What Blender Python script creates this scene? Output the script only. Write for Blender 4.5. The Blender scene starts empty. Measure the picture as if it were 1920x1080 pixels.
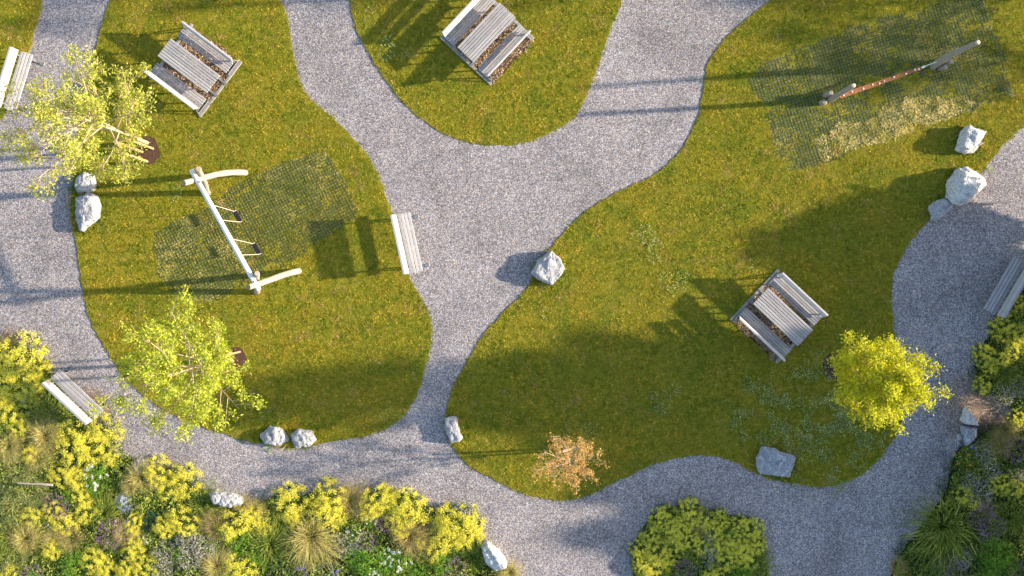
import bpy, bmesh, math, random
import numpy as np
from mathutils import Vector, Matrix, noise as mnoise

# ------------------------------------------------------------------ basics
S = 58.0                    # ground pixels (1920 wide photo) per metre
H = 34.0                    # camera height
F = S * H
R = math.radians
PI = math.pi
scene = bpy.context.scene
COL = scene.collection
LAWN_Z = 0.020

def W(px, py, z=0.0):
    """photo pixel -> world point lying at height z"""
    k = (H - z) / F
    return Vector(((px - 960) * k, -(py - 540) * k, z))

def tag(o, label=None, cat=None, group=None, kind=None):
    if label: o['label'] = label
    if cat: o['category'] = cat
    if group: o['group'] = group
    if kind: o['kind'] = kind
    return o

def empty(name, loc, rz=0.0):
    o = bpy.data.objects.new(name, None)
    o.empty_display_size = 0.2
    COL.objects.link(o)
    o.location = loc
    o.rotation_euler = (0, 0, rz)
    return o

class MB:
    """collects verts and faces for one mesh"""
    def __init__(s):
        s.v = []; s.f = []; s.smooth = []
    def add(s, vs, fs, smooth=False):
        b = len(s.v)
        s.v.extend([tuple(v) for v in vs])
        s.f.extend([tuple(i + b for i in f) for f in fs])
        s.smooth.extend([smooth] * len(fs))
    def box(s, c, size, rot=None, bev=0.0):
        hx, hy, hz = size[0]/2, size[1]/2, size[2]/2
        if bev > 0:
            b = min(bev, hx*.9, hy*.9, hz*.9)
            bm = bmesh.new()
            bmesh.ops.create_cube(bm, size=1)
            for v in bm.verts: v.co = Vector((v.co.x*2*hx, v.co.y*2*hy, v.co.z*2*hz))
            bmesh.ops.bevel(bm, geom=bm.edges[:], offset=b, segments=1, affect='EDGES')
            bm.verts.index_update()
            vs = [v.co.copy() for v in bm.verts]; fs = [[v.index for v in f.verts] for f in bm.faces]
            bm.free()
        else:
            vs = [Vector((x*hx, y*hy, z*hz)) for x in (-1,1) for y in (-1,1) for z in (-1,1)]
            fs = [(0,1,3,2),(4,6,7,5),(0,4,5,1),(2,3,7,6),(0,2,6,4),(1,5,7,3)]
        m = rot if rot is not None else Matrix.Identity(3)
        s.add([m @ v + Vector(c) for v in vs], fs)
    def tube(s, pts, rads, n=8, cap=True, smooth=True):
        pts = [Vector(p) for p in pts]
        if not hasattr(rads, '__len__'): rads = [rads]*len(pts)
        vs = []; fs = []
        up = Vector((0, 0, 1))
        d0 = (pts[1]-pts[0]).normalized()
        a = d0.cross(up)
        if a.length < 0.05: a = d0.cross(Vector((0,1,0)))
        a.normalize()
        for i, p in enumerate(pts):
            d = (pts[min(i+1, len(pts)-1)] - pts[max(i-1, 0)]).normalized()
            a = (a - d*a.dot(d)).normalized()
            b = d.cross(a)
            for k in range(n):
                t = 2*PI*k/n
                vs.append(p + (a*math.cos(t) + b*math.sin(t))*rads[i])
        for i in range(len(pts)-1):
            for k in range(n):
                k2 = (k+1) % n
                fs.append((i*n+k, i*n+k2, (i+1)*n+k2, (i+1)*n+k))
        s.add(vs, fs, smooth)
        if cap:
            m = len(pts)-1
            s.add(vs[:n], [tuple(range(n-1, -1, -1))])
            s.add(vs[m*n:m*n+n], [tuple(range(n))])
    def build(s, name, mat, parent=None, loc=None):
        me = bpy.data.meshes.new(name)
        me.from_pydata(s.v, [], s.f)
        me.polygons.foreach_set('use_smooth', s.smooth)
        me.materials.append(mat)
        me.update()
        o = bpy.data.objects.new(name, me)
        COL.objects.link(o)
        if parent: o.parent = parent
        if loc is not None: o.location = loc
        return o

def fast_mesh(name, verts, nper, mat, parent=None, attrs=None):
    """verts: (N*nper,3) array, every nper verts make one face"""
    n = len(verts)
    me = bpy.data.meshes.new(name)
    me.vertices.add(n)
    me.vertices.foreach_set('co', np.ascontiguousarray(verts, dtype=np.float32).ravel())
    me.loops.add(n)
    me.loops.foreach_set('vertex_index', np.arange(n, dtype=np.int32))
    nf = n // nper
    me.polygons.add(nf)
    me.polygons.foreach_set('loop_start', np.arange(nf, dtype=np.int32)*nper)
    me.update(calc_edges=True)
    me.materials.append(mat)
    if attrs:
        for k, a in attrs.items():
            at = me.attributes.new(k, 'FLOAT', 'POINT')
            at.data.foreach_set('value', np.ascontiguousarray(a, dtype=np.float32))
    o = bpy.data.objects.new(name, me)
    COL.objects.link(o)
    if parent: o.parent = parent
    return o

# ------------------------------------------------------------------ materials
class NT:
    def __init__(s, name):
        s.m = bpy.data.materials.new(name); s.m.use_nodes = True
        s.t = s.m.node_tree; s.t.nodes.clear()
        s.out = s.n('ShaderNodeOutputMaterial')
        s.x = None
    def n(s, typ, **kw):
        nd = s.t.nodes.new(typ)
        for k, v in kw.items(): setattr(nd, k, v)
        return nd
    def l(s, a, b): s.t.links.new(a, b)
    def coord(s, kind='Object'):
        return s.n('ShaderNodeTexCoord').outputs[kind]
    def noise(s, scale, detail=3, rough=.55, vec=None, dist=0):
        n = s.n('ShaderNodeTexNoise')
        n.inputs['Scale'].default_value = scale; n.inputs['Detail'].default_value = detail
        n.inputs['Roughness'].default_value = rough; n.inputs['Distortion'].default_value = dist
        if vec is not None: s.l(vec, n.inputs['Vector'])
        return n.outputs['Fac']
    def ramp(s, fac, stops, interp='LINEAR'):
        r = s.n('ShaderNodeValToRGB'); r.color_ramp.interpolation = interp
        e = r.color_ramp.elements
        while len(e) < len(stops): e.new(.5)
        for el, (p, c) in zip(e, stops):
            el.position = p
            el.color = (c, c, c, 1) if isinstance(c, (int, float)) else (*c, 1)
        s.l(fac, r.inputs['Fac'])
        return r.outputs['Color']
    def mix(s, fac, a, b, mode='MIX'):
        m = s.n('ShaderNodeMix', data_type='RGBA', blend_type=mode)
        for sock, v in ((m.inputs[0], fac), (m.inputs[6], a), (m.inputs[7], b)):
            if isinstance(v, bpy.types.NodeSocket): s.l(v, sock)
            elif isinstance(v, (int, float)): sock.default_value = v if sock == m.inputs[0] else (v, v, v, 1)
            else: sock.default_value = (*v, 1)
        return m.outputs[2]
    def math(s, op, a, b=None):
        m = s.n('ShaderNodeMath', operation=op)
        for sock, v in zip(m.inputs, (a, b)):
            if v is None: continue
            if isinstance(v, bpy.types.NodeSocket): s.l(v, sock)
            else: sock.default_value = v
        return m.outputs[0]
    def bump(s, h, strength=.5, dist=.02, nrm=None):
        b = s.n('ShaderNodeBump'); b.inputs['Strength'].default_value = strength; b.inputs['Distance'].default_value = dist
        s.l(h, b.inputs['Height'])
        if nrm is not None: s.l(nrm, b.inputs['Normal'])
        return b.outputs['Normal']
    def principled(s, col, rough=.8, nrm=None, metal=0, spec=.3, trans=0):
        p = s.n('ShaderNodeBsdfPrincipled')
        if isinstance(col, bpy.types.NodeSocket): s.l(col, p.inputs['Base Color'])
        else: p.inputs['Base Color'].default_value = (*col, 1)
        if isinstance(rough, bpy.types.NodeSocket): s.l(rough, p.inputs['Roughness'])
        else: p.inputs['Roughness'].default_value = rough
        p.inputs['Metallic'].default_value = metal
        p.inputs['Specular IOR Level'].default_value = spec
        if nrm is not None: s.l(nrm, p.inputs['Normal'])
        if trans > 0:
            t = s.n('ShaderNodeBsdfTranslucent')
            if isinstance(col, bpy.types.NodeSocket): s.l(col, t.inputs['Color'])
            else: t.inputs['Color'].default_value = (*col, 1)
            mx = s.n('ShaderNodeMixShader'); mx.inputs[0].default_value = trans
            s.l(p.outputs[0], mx.inputs[1]); s.l(t.outputs[0], mx.inputs[2])
            s.l(mx.outputs[0], s.out.inputs['Surface'])
        else:
            s.l(p.outputs[0], s.out.inputs['Surface'])
        return s.m
    def island_rand(s):
        return s.n('ShaderNodeNewGeometry').outputs['Random Per Island']
    def attr(s, name):
        a = s.n('ShaderNodeAttribute'); a.attribute_name = name
        return a.outputs['Fac']

def m_gravel():
    t = NT('gravel'); c = t.coord()
    v1 = t.n('ShaderNodeTexVoronoi'); v1.inputs['Scale'].default_value = 38; t.l(c, v1.inputs['Vector'])
    v2 = t.n('ShaderNodeTexVoronoi'); v2.inputs['Scale'].default_value = 58; t.l(c, v2.inputs['Vector'])
    sep = t.n('ShaderNodeSeparateColor'); t.l(v1.outputs['Color'], sep.inputs[0])
    sep2 = t.n('ShaderNodeSeparateColor'); t.l(v2.outputs['Color'], sep2.inputs[0])
    a = t.ramp(sep.outputs[0], [(0, (.05,.05,.06)), (.22, (.12,.115,.13)), (.5, (.27,.257,.258)), (.78, (.48,.453,.44)), (1, (.84,.79,.75))])
    b = t.ramp(sep2.outputs[1], [(0, (.07,.065,.085)), (.5, (.26,.248,.25)), (1, (.54,.51,.49))])
    col = t.mix(.42, a, b)
    tint = t.ramp(sep.outputs[2], [(0, (1.15,.94,.80)), (.3, (1.04,1,.98)), (.6, (1.0,.93,1.05)), (.85, (1.02,1.0,.97)), (1, (.84,.95,1.12))])
    col = t.mix(1, col, tint, 'MULTIPLY')
    big = t.ramp(t.noise(.45, 7, .68, c, .6), [(.34, .74), (.5, .97), (.66, 1.10)])
    col = t.mix(1, col, big, 'MULTIPLY')
    mid = t.ramp(t.noise(3.2, 6, .75, c), [(.3, .84), (.5, .99), (.7, 1.08)])
    col = t.mix(1, col, mid, 'MULTIPLY')
    # fine dusty worn patches
    dust = t.ramp(t.noise(1.1, 6, .7, c, 1.2), [(.60, 0), (.72, .35)])
    col = t.mix(dust, col, (.34,.32,.31))
    # earthy worn ground beside the right bed and at the foot of the left bed bench
    for (cx, cy, r) in ((1835,765,74),(178,760,34),(20,640,26),(1870,830,50)):
        p = W(cx, cy)
        d = t.n('ShaderNodeVectorMath', operation='DISTANCE'); t.l(c, d.inputs[0]); d.inputs[1].default_value = (p.x, p.y, 0)
        k = t.math('ADD', t.math('MULTIPLY', d.outputs['Value'], S/r), t.math('MULTIPLY', t.noise(2.6, 6, .75, c), 1.3))
        mk = t.ramp(t.math('MULTIPLY', k, .5), [(.55, .85), (.95, 0)])
        col = t.mix(mk, col, t.mix(1, col, (.88,.66,.44), 'MULTIPLY'))
    h = t.math('MULTIPLY', v1.outputs['Distance'], -1.0)
    h2 = t.math('MULTIPLY', v2.outputs['Distance'], -.6)
    hh = t.math('ADD', t.math('ADD', h, h2), t.noise(60, 2, .6, c))
    n = t.bump(hh, .6, .014)
    return t.principled(col, .9, n, spec=.2)

def m_lawn_soil():
    t = NT('lawn_turf'); c = t.coord()
    col = t.ramp(t.noise(6, 6, .7, c), [(.3, (.10,.12,.010)), (.5, (.22,.20,.016)), (.7, (.32,.26,.04))])
    n = t.bump(t.noise(40, 4, .7, c), .8, .03)
    return t.principled(col, 1, n, spec=.1)

def m_far_ground():
    t = NT('far_grass'); c = t.coord()
    col = t.ramp(t.noise(.3, 8, .7, c), [(.3, (.06,.075,.012)), (.7, (.13,.125,.02))])
    n = t.bump(t.noise(25, 4, .7, c), .8, .05)
    return t.principled(col, 1, n, spec=.1)

def m_grass():
    t = NT('grass_blades'); c = t.coord()
    n1 = t.noise(.55, 6, .66, c); n2 = t.noise(5.5, 5, .78, c); r = t.island_rand()
    green = t.ramp(n1, [(.40, (.12,.20,.008)), (.50, (.33,.325,.012)), (.60, (.56,.40,.025))])
    g2 = t.ramp(n2, [(.40, (.08,.15,.008)), (.5, (.37,.32,.016)), (.585, (.72,.53,.06))])
    col = t.mix(.55, green, g2)
    patch = t.ramp(t.noise(.95, 5, .60, c, .5), [(.50, 0), (.57, .70)])
    col = t.mix(patch, col, (.13,.22,.012))
    warm = t.ramp(t.noise(.70, 5, .62, c, .8), [(.51, 0), (.60, .55)])
    col = t.mix(warm, col, (.56,.38,.04))
    # brownish worn spots
    brown = t.ramp(t.noise(1.7, 7, .78, c, .5), [(.55, 0), (.63, .8)])
    col = t.mix(brown, col, (.60,.37,.15))
    fine = t.ramp(t.noise(15, 3, .7, c), [(.38, .62), (.5, .98), (.62, 1.25)])
    col = t.mix(1, col, fine, 'MULTIPLY')
    tan = t.ramp(t.noise(11, 4, .75, c), [(.50, 0), (.62, .55)])
    col = t.mix(tan, col, (.66,.52,.10))
    grn = t.ramp(t.noise(8.3, 5, .75, c, .3), [(.50, 0), (.62, .75)])
    col = t.mix(grn, col, (.12,.22,.012))
    rr = t.ramp(r, [(0, .55), (.5, .95), (.9, 1.25), (1, 1.7)])
    col = t.mix(1, col, rr, 'MULTIPLY')
    dry = t.attr('dry')
    straw = t.ramp(r, [(0, (.40,.36,.08)), (.4, (.78,.64,.20)), (.8, (.92,.82,.42)), (1, (.80,.50,.22))])
    col = t.mix(dry, col, straw)
    return t.principled(col, .75, None, spec=.15, trans=.28)

def leafy(name, stops, trans=.35, rough=.55, noise_scale=1.2, dark=.75):
    t = NT(name); c = t.coord(); r = t.island_rand()
    col = t.ramp(r, stops)
    v = t.ramp(t.noise(noise_scale*2.2, 3, .6, c), [(.32, dark), (.68, 1.15)])
    col = t.mix(1, col, v, 'MULTIPLY')
    return t.principled(col, rough, None, spec=.10, trans=trans)

def m_timber(name, base, dark, scale_x=1.2, rough=.75):
    t = NT(name); c = t.coord()
    mp = t.n('ShaderNodeMapping'); mp.inputs['Scale'].default_value = (scale_x*.8, 34, 34); t.l(c, mp.inputs['Vector'])
    g = t.noise(3.0, 6, .65, mp.outputs[0], .4)
    col = t.ramp(g, [(.10, dark), (.48, base), (.75, tuple(min(1, b*1.16) for b in base))])
    rr = t.ramp(t.island_rand(), [(0, .80), (.5, .98), (1, 1.12)])
    col = t.mix(1, col, rr, 'MULTIPLY')
    st = t.ramp(t.noise(4, 5, .7, c), [(.35, .86), (.62, 1.04)])
    col = t.mix(1, col, st, 'MULTIPLY')
    n = t.bump(g, .35, .004)
    return t.principled(col, rough, n, spec=.3)

def m_simple(name, base, var=.25, scale=8, rough=.7, bump=.3, dist=.01, metal=0, spec=.3):
    t = NT(name); c = t.coord()
    g = t.noise(scale, 6, .65, c)
    col = t.ramp(g, [(.3, tuple(b*(1-var) for b in base)), (.7, tuple(min(1, b*(1+var)) for b in base))])
    n = t.bump(t.noise(scale*4, 4, .6, c), bump, dist)
    return t.principled(col, rough, n, metal=metal, spec=spec)

def m_rock(name, light, darkc, vein):
    t = NT(name); c = t.coord()
    a = t.noise(4.2, 9, .72, c, 1.4)
    col = t.ramp(a, [(.30, darkc), (.41, tuple((x+y)/2 for x, y in zip(light, darkc))), (.52, light), (.70, tuple(min(1, x*1.15) for x in light))])
    w = t.n('ShaderNodeTexWave'); w.inputs['Scale'].default_value = .9; w.inputs['Distortion'].default_value = 14
    w.inputs['Detail'].default_value = 4; w.inputs['Detail Scale'].default_value = 1.6; t.l(c, w.inputs['Vector'])
    vm = t.ramp(w.outputs['Fac'], [(.95, 0), (.99, .6)])
    col = t.mix(vm, col, vein)
    sp = t.ramp(t.noise(26, 5, .7, c), [(.37, .50), (.49, 1.05)])
    col = t.mix(1, col, sp, 'MULTIPLY')
    h = t.math('ADD', t.noise(7, 8, .7, c), t.math('MULTIPLY', a, .8))
    n = t.bump(h, .75, .06)
    return t.principled(col, .85, n, spec=.25)

M = {}
M['gravel'] = m_gravel()
M['turf'] = m_lawn_soil()
M['far'] = m_far_ground()
M['grass'] = m_grass()
M['bed_soil'] = m_simple('bed_soil', (.035,.03,.02), .5, 9, 1, .9, .04, spec=.1)
M['bare_soil'] = m_simple('bare_soil', (.17,.145,.12), .35, 14, 1, .8, .02, spec=.1)
M['mulch'] = m_simple('bark_mulch', (.10,.055,.04), .7, 30, 1, .9, .03, spec=.1)
M['slat'] = m_timber('weathered_and_shaded_slats', (0.370,0.351,0.355), (0.244,0.229,0.237))  # weathered grey of the tables; on two benches it stands for shade
M['slat_pale'] = m_timber('pale_slats', (0.488,0.459,0.444), (0.340,0.318,0.311))
M['log'] = m_timber('peeled_log', (.37,.31,.245), (.20,.16,.12), 1.0)
M['log_grey'] = m_timber('grey_log', (0.311,0.281,0.244), (0.163,0.148,0.126), 1.0)
M['log_end'] = m_simple('log_end_grain', (0.518,0.444,0.340), .2, 14, .8)
M['stake'] = m_timber('stake_wood', (0.459,0.296,0.163), (0.296,0.185,0.096), 1.0)
M['steel'] = m_simple('galvanised_steel', (.32,.33,.34), .15, 9, .45, .1, .003, metal=.6)
M['white_steel'] = m_simple('white_steel_tube', (.78,.80,.84), .05, 6, .35, .05, .002, spec=.5)
M['concrete'] = m_simple('concrete_sleeper', (0.296,0.281,0.252), .25, 12, .9, .5, .01)
M['rubber'] = m_simple('black_rubber', (.018,.018,.022), .3, 20, .6)
M['mat'] = m_simple('rubber_grid', (.055,.080,.038), .45, 3, .8, .3, .01)
M['rope'] = m_simple('swing_rope', (.68,.50,.44), .2, 30, .8)
M['orange_rope'] = m_simple('orange_rope', (.50,.17,.085), .25, 40, .7)
M['clamp'] = m_simple('pale_clamp', (.80,.78,.76), .08, 9, .4)
M['rock_grey'] = m_rock('rock_grey', (0.400,0.392,0.400), (0.216,0.224,0.248), (0.528,0.520,0.520))
M['rock_white'] = m_rock('rock_white', (0.576,0.560,0.544), (0.240,0.248,0.288), (0.672,0.656,0.640))
M['rock_blue'] = m_rock('rock_blue', (0.320,0.344,0.384), (0.176,0.200,0.240), (0.640,0.640,0.656))
M['bark'] = m_simple('bark', (.26,.20,.13), .4, 18, .9, .6, .01)
M['bark_pale'] = m_simple('pale_bark', (.50,.38,.26), .3, 18, .85, .5, .008)
M['leaf_lime'] = leafy('leaf_lime', [(0,(0.250,0.338,0.027)), (.4,(0.450,0.512,0.044)), (.8,(0.650,0.675,0.075)), (1,(0.825,0.800,0.150))], .42)
M['leaf_lime2'] = leafy('leaf_lime_pale', [(0,(0.275,0.325,0.050)), (.4,(0.475,0.500,0.075)), (.8,(0.675,0.650,0.112)), (1,(0.850,0.787,0.213))], .42)
M['leaf_gold'] = leafy('leaf_gold', [(0,(0.325,0.375,0.015)), (.4,(0.525,0.537,0.025)), (.8,(0.725,0.675,0.037)), (1,(0.875,0.800,0.100))], .42)
M['leaf_peach'] = leafy('leaf_peach', [(0,(.68,.40,.10)), (.35,(.80,.54,.18)), (.6,(.72,.34,.14)), (.8,(.55,.50,.08)), (1,(.82,.28,.18))], .4)
M['leaf_dark'] = leafy('leaf_dark', [(0,(.02,.05,.012)), (.5,(.045,.095,.02)), (1,(.085,.15,.03))], .25)
M['leaf_mantle'] = leafy('mantle_leaf', [(0,(0.042,0.090,0.024)), (.5,(0.084,0.150,0.036)), (1,(0.168,0.240,0.060))], .25)
M['fl_yellow'] = leafy('mantle_flower', [(0,(.62,.56,.05)), (.4,(.84,.74,.07)), (.8,(.92,.84,.12)), (1,(.94,.90,.30))], .3, .7, 1.2, .92)
M['fl_chart'] = leafy('mantle_flower_green', [(0,(.52,.52,.05)), (.4,(.76,.72,.08)), (.8,(.88,.82,.11)), (1,(.92,.88,.26))], .3, .7, 1.2, .92)
M['gr_tan'] = leafy('tan_blades', [(0,(.34,.30,.07)), (.5,(.64,.53,.17)), (1,(.84,.72,.32))], .3)
M['gr_brown'] = leafy('brown_blades', [(0,(.26,.20,.06)), (.5,(.52,.40,.15)), (1,(.70,.58,.25))], .3)
M['gr_green'] = leafy('green_blades', [(0,(0.084,0.144,0.024)), (.5,(0.216,0.288,0.036)), (.85,(0.432,0.456,0.084)), (1,(0.660,0.600,0.168))], .3)
M['lf_lace'] = leafy('lace_foliage', [(0,(0.144,0.204,0.060)), (.5,(0.324,0.372,0.120)), (1,(0.540,0.540,0.228))], .3)
M['lf_bright'] = leafy('bright_foliage', [(0,(0.084,0.204,0.024)), (.5,(0.192,0.396,0.036)), (1,(0.408,0.600,0.084))], .35)
M['lf_sedum'] = leafy('bluegreen_foliage', [(0,(.03,.085,.055)), (.5,(.055,.14,.09)), (1,(.11,.21,.13))], .15)
M['lf_round'] = leafy('round_foliage', [(0,(.28,.38,.04)), (.5,(.45,.52,.06)), (1,(.66,.62,.14))], .35)
M['fl_purple'] = leafy('purple_flower', [(0,(0.200,0.062,0.213)), (.5,(0.425,0.175,0.425)), (1,(0.625,0.325,0.575))], .2, .8)
M['fl_violet'] = leafy('violet_flower', [(0,(.22,.18,.60)), (.5,(.38,.32,.80)), (1,(.60,.55,.90))], .2, .8)
M['fl_white'] = leafy('white_flower', [(0,(.70,.68,.55)), (1,(.90,.88,.82))], .2, .8)
M['fl_pink'] = leafy('pinkish_flower', [(0,(0.605,0.462,0.506)), (1,(0.902,0.814,0.836))], .2, .8)
M['fl_orange'] = leafy('orange_flower', [(0,(.80,.30,.02)), (1,(.90,.48,.04))], .2, .8)
M['clover'] = leafy('clover_leaf', [(0,(.08,.16,.012)), (.45,(.22,.31,.03)), (.8,(.52,.54,.14)), (1,(.80,.76,.42))], .25)
M['cover'] = leafy('cover_leaf', [(0,(.10,.17,.03)), (.5,(.26,.34,.05)), (1,(.52,.54,.12))], .3)
M['chips'] = leafy('wood_chips', [(0,(.13,.08,.05)), (.4,(.32,.20,.11)), (.8,(.48,.34,.21)), (1,(.60,.50,.38))], 0, .9)

# ------------------------------------------------------------------ outlines
def smooth(pts, n=5, closed=True):
    P = [np.array(p, float) for p in pts]; out = []
    m = len(P)
    for i in range(m):
        p0, p1, p2, p3 = P[(i-1)%m], P[i], P[(i+1)%m], P[(i+2)%m]
        for k in range(n):
            t = k/n
            out.append(.5*((2*p1)+(-p0+p2)*t+(2*p0-5*p1+4*p2-p3)*t*t+(-p0+3*p1-3*p2+p3)*t**3))
    return out

LAWN_A = [(230,-70),(207,0),(192,45),(180,90),(170,130),(158,200),(146,270),(138,330),(134,380),(136,420),(141,445),(150,500),(157,550),(166,590),(186,632),(212,675),(240,715),(275,745),(320,775),(368,796),(420,813),(470,829),(520,834),(560,837),(600,832),(640,825),(680,818),(715,807),(740,794),(762,774),(780,745),(790,715),(796,690),(804,665),(808,638),(808,605),(801,580),(789,558),(775,535),(765,510),(757,480),(748,445),(737,408),(725,370),(710,330),(695,300),(672,270),(650,247),(620,215),(592,195),(571,170),(560,145),(552,110),(545,70),(538,30),(527,0),(515,-70)]
LAWN_B = [(640,-70),(655,0),(665,45),(680,80),(690,95),(705,122),(730,160),(755,190),(780,215),(810,237),(850,258),(890,269),(930,272),(970,270),(1003,261),(1042,244),(1071,224),(1090,200),(1100,180),(1115,140),(1130,100),(1150,42),(1168,0),(1195,-70)]
LAWN_C = [(1540,-70),(1445,0),(1420,20),(1390,45),(1357,75),(1335,105),(1325,125),(1322,150),(1317,180),(1310,215),(1300,240),(1285,270),(1260,300),(1230,325),(1190,345),(1150,365),(1100,395),(1062,430),(1035,462),(1010,500),(985,545),(950,580),(917,615),(895,645),(875,680),(858,708),(845,740),(837,775),(838,805),(847,833),(866,860),(892,881),(930,901),(970,920),(1010,932),(1050,938),(1082,935),(1112,925),(1150,905),(1190,887),(1230,869),(1280,857),(1322,854),(1370,863),(1410,884),(1450,898),(1500,908),(1550,912),(1592,901),(1620,886),(1647,862),(1667,835),(1683,805),(1692,770),(1690,720),(1682,665),(1674,610),(1672,560),(1672,530),(1680,500),(1702,460),(1735,420),(1752,400),(1778,378),(1820,340),(1850,310),(1875,280),(1895,258),(1922,234),(1990,170),(1990,-70)]
LAWN_D = [(95,-70),(80,0),(74,30),(65,60),(57,90),(48,128),(30,175),(10,212),(-15,235),(-75,260),(-75,-70)]
BED_L = [(-75,640),(-5,640),(20,643),(52,655),(75,678),(98,700),(108,722),(140,762),(168,790),(196,798),(216,822),(240,850),(262,872),(292,872),(330,884),(362,908),(392,928),(440,945),(480,942),(508,936),(530,924),(562,930),(600,920),(660,928),(720,922),(768,926),(795,945),(812,962),(858,962),(890,985),(906,1016),(940,1045),(965,1085),(985,1150),(-75,1150)]
BED_I = [(1190,1150),(1188,1080),(1186,1035),(1200,1000),(1225,965),(1260,950),(1300,946),(1340,958),(1380,968),(1412,980),(1430,1015),(1436,1060),(1450,1150)]
BED_R = [(1660,1150),(1672,1075),(1690,1035),(1722,995),(1752,955),(1775,915),(1785,870),(1800,840),(1822,828),(1850,806),(1862,800),(1890,790),(1895,765),(1862,745),(1838,728),(1828,700),(1832,662),(1855,632),(1862,604),(1895,598),(1905,560),(1990,540),(1990,1150)]

def outline_world(pts, z=0, n=5):
    return [W(p[0], p[1]) + Vector((0,0,z)) for p in smooth(pts, n)]

def sheet(name, pts, z, mat, depth=0.0, jitter=0.0, n=5, seed=0):
    rnd = random.Random(seed)
    P = outline_world(pts, z, n)
    if jitter:
        P = [p + Vector((mnoise.noise((p.x*5, p.y*5, seed))+.5*mnoise.noise((p.x*14, p.y*14, seed)), mnoise.noise((p.x*5, p.y*5, seed+40))+.5*mnoise.noise((p.x*14, p.y*14, seed+40)), 0))*jitter*2.4 for p in P]
    bm = bmesh.new()
    vs = [bm.verts.new(p) for p in P]
    f = bm.faces.new(vs)
    if f.normal.z < 0 or f.calc_area() and False: pass
    f.normal_update()
    if f.normal.z < 0: f.normal_flip()
    if depth:
        low = [bm.verts.new(p - Vector((0,0,depth))) for p in P]
        m = len(P)
        for i in range(m):
            j = (i+1) % m
            bm.faces.new((vs[i], low[i], low[j], vs[j]))
    bmesh.ops.triangulate(bm, faces=[f])
    bmesh.ops.recalc_face_normals(bm, faces=bm.faces[:])
    me = bpy.data.meshes.new(name); bm.to_mesh(me); bm.free()
    me.materials.append(mat)
    o = bpy.data.objects.new(name, me); COL.objects.link(o)
    return o

def inside(x, y, poly):
    c = np.zeros(len(x), bool)
    m = len(poly)
    for i in range(m):
        x0, y0 = poly[i][0], poly[i][1]; x1, y1 = poly[(i+1) % m][0], poly[(i+1) % m][1]
        if y0 == y1: continue
        c ^= ((y0 > y) != (y1 > y)) & (x < (x1-x0)*(y-y0)/(y1-y0)+x0)
    return c

def vnoise(x, y, scale, seed=0, octv=3):
    """smooth value noise 0..1 on arrays"""
    out = np.zeros_like(x); amp = 1; tot = 0
    for o in range(octv):
        g = np.random.RandomState(seed*17+o).rand(256, 256)
        u = x*scale*2**o + 1000; v = y*scale*2**o + 1000
        i = np.floor(u).astype(int); j = np.floor(v).astype(int)
        fu = u-i; fv = v-j; fu = fu*fu*(3-2*fu); fv = fv*fv*(3-2*fv)
        a = g[i % 256, j % 256]; b = g[(i+1) % 256, j % 256]; c = g[i % 256, (j+1) % 256]; d = g[(i+1) % 256, (j+1) % 256]
        out += amp*((a*(1-fu)+b*fu)*(1-fv)+(c*(1-fu)+d*fu)*fv); tot += amp; amp *= .55
    return out/tot

# ------------------------------------------------------------------ setting
def big_sheet(name, hx, hy, z, mat):
    b = MB(); b.add([(-hx,-hy,z),(hx,-hy,z),(hx,hy,z),(-hx,hy,z)], [(0,1,2,3)])
    return tag(b.build(name, mat), kind='structure')
big_sheet('ground', 400, 400, -.03, M['far'])
big_sheet('gravel_path', 19.5, 12.5, 0, M['gravel'])
for nm, pts, sd in (('lawn', LAWN_A, 1), ('lawn', LAWN_B, 2), ('lawn', LAWN_C, 3), ('lawn', LAWN_D, 4)):
    tag(sheet(nm, pts, LAWN_Z, M['turf'], .04, .022, 14, sd), kind='structure')
for pts, sd in ((BED_L, 5), (BED_I, 6), (BED_R, 7)):
    tag(sheet('bed_soil', pts, .03, M['bed_soil'], .045, .03, 6, sd), kind='structure')

# mats (outlines needed by the grass too)
MAT1 = [(290,434),(402,378),(445,345),(550,298),(612,284),(650,340),(668,404),(600,452),(571,473),(521,505),(445,540),(378,573),(328,558),(297,515)]
MAT2 = [(1408,150),(1440,112),(1520,82),(1565,66),(1602,48),(1722,18),(1800,-6),(1842,-4),(1872,80),(1902,180),(1872,190),(1832,204),(1806,214),(1700,238),(1640,262),(1562,300),(1482,326),(1458,290),(1432,205)]
DRY = [(1520,262),(1600,228),(1700,190),(1790,178),(1838,196),(1800,220),(1700,246),(1620,278),(1545,306)]
TABLES = [  # ground px, py, angle
    (367.5,132.5,-37.0), (913.2,71.4,46.7), (1456.8,593.1,-43.2)]
def rect_px(cx, cy, a, lx, ly, ox=0, oy=0):
    c, s = math.cos(R(a)), math.sin(R(a)); out = []
    for x, y in ((-lx,-ly),(lx,-ly),(lx,ly),(-lx,ly)):
        x += ox; y += oy
        out.append((cx + (x*c - y*s)*S, cy - (x*s + y*c)*S))
    return out
CHIPS = [rect_px(*TABLES[0], .95, .96, .05, .10), rect_px(*TABLES[1], .98, 1.0, .03, -.16), rect_px(*TABLES[2], .98, .98, -.03, -.12)]
def circ_px(cx, cy, r, n=14, seed=0, sq=1.0):
    rn = random.Random(seed)
    return [(cx + r*math.cos(2*PI*k/n)*(1+rn.uniform(-.15,.15)), cy + sq*r*math.sin(2*PI*k/n)*(1+rn.uniform(-.15,.15))) for k in range(n)]
MULCH = [circ_px(277,281,24,14,1,1.1), circ_px(437,675,24,14,2,1.1), circ_px(1566,686,22,14,3,1.2)]
for pts, sd in zip(MULCH, (11,12,13)):
    tag(sheet('mulch', pts, LAWN_Z+.012, M['mulch'], .02, .02, 4, sd), kind='structure')

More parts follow.
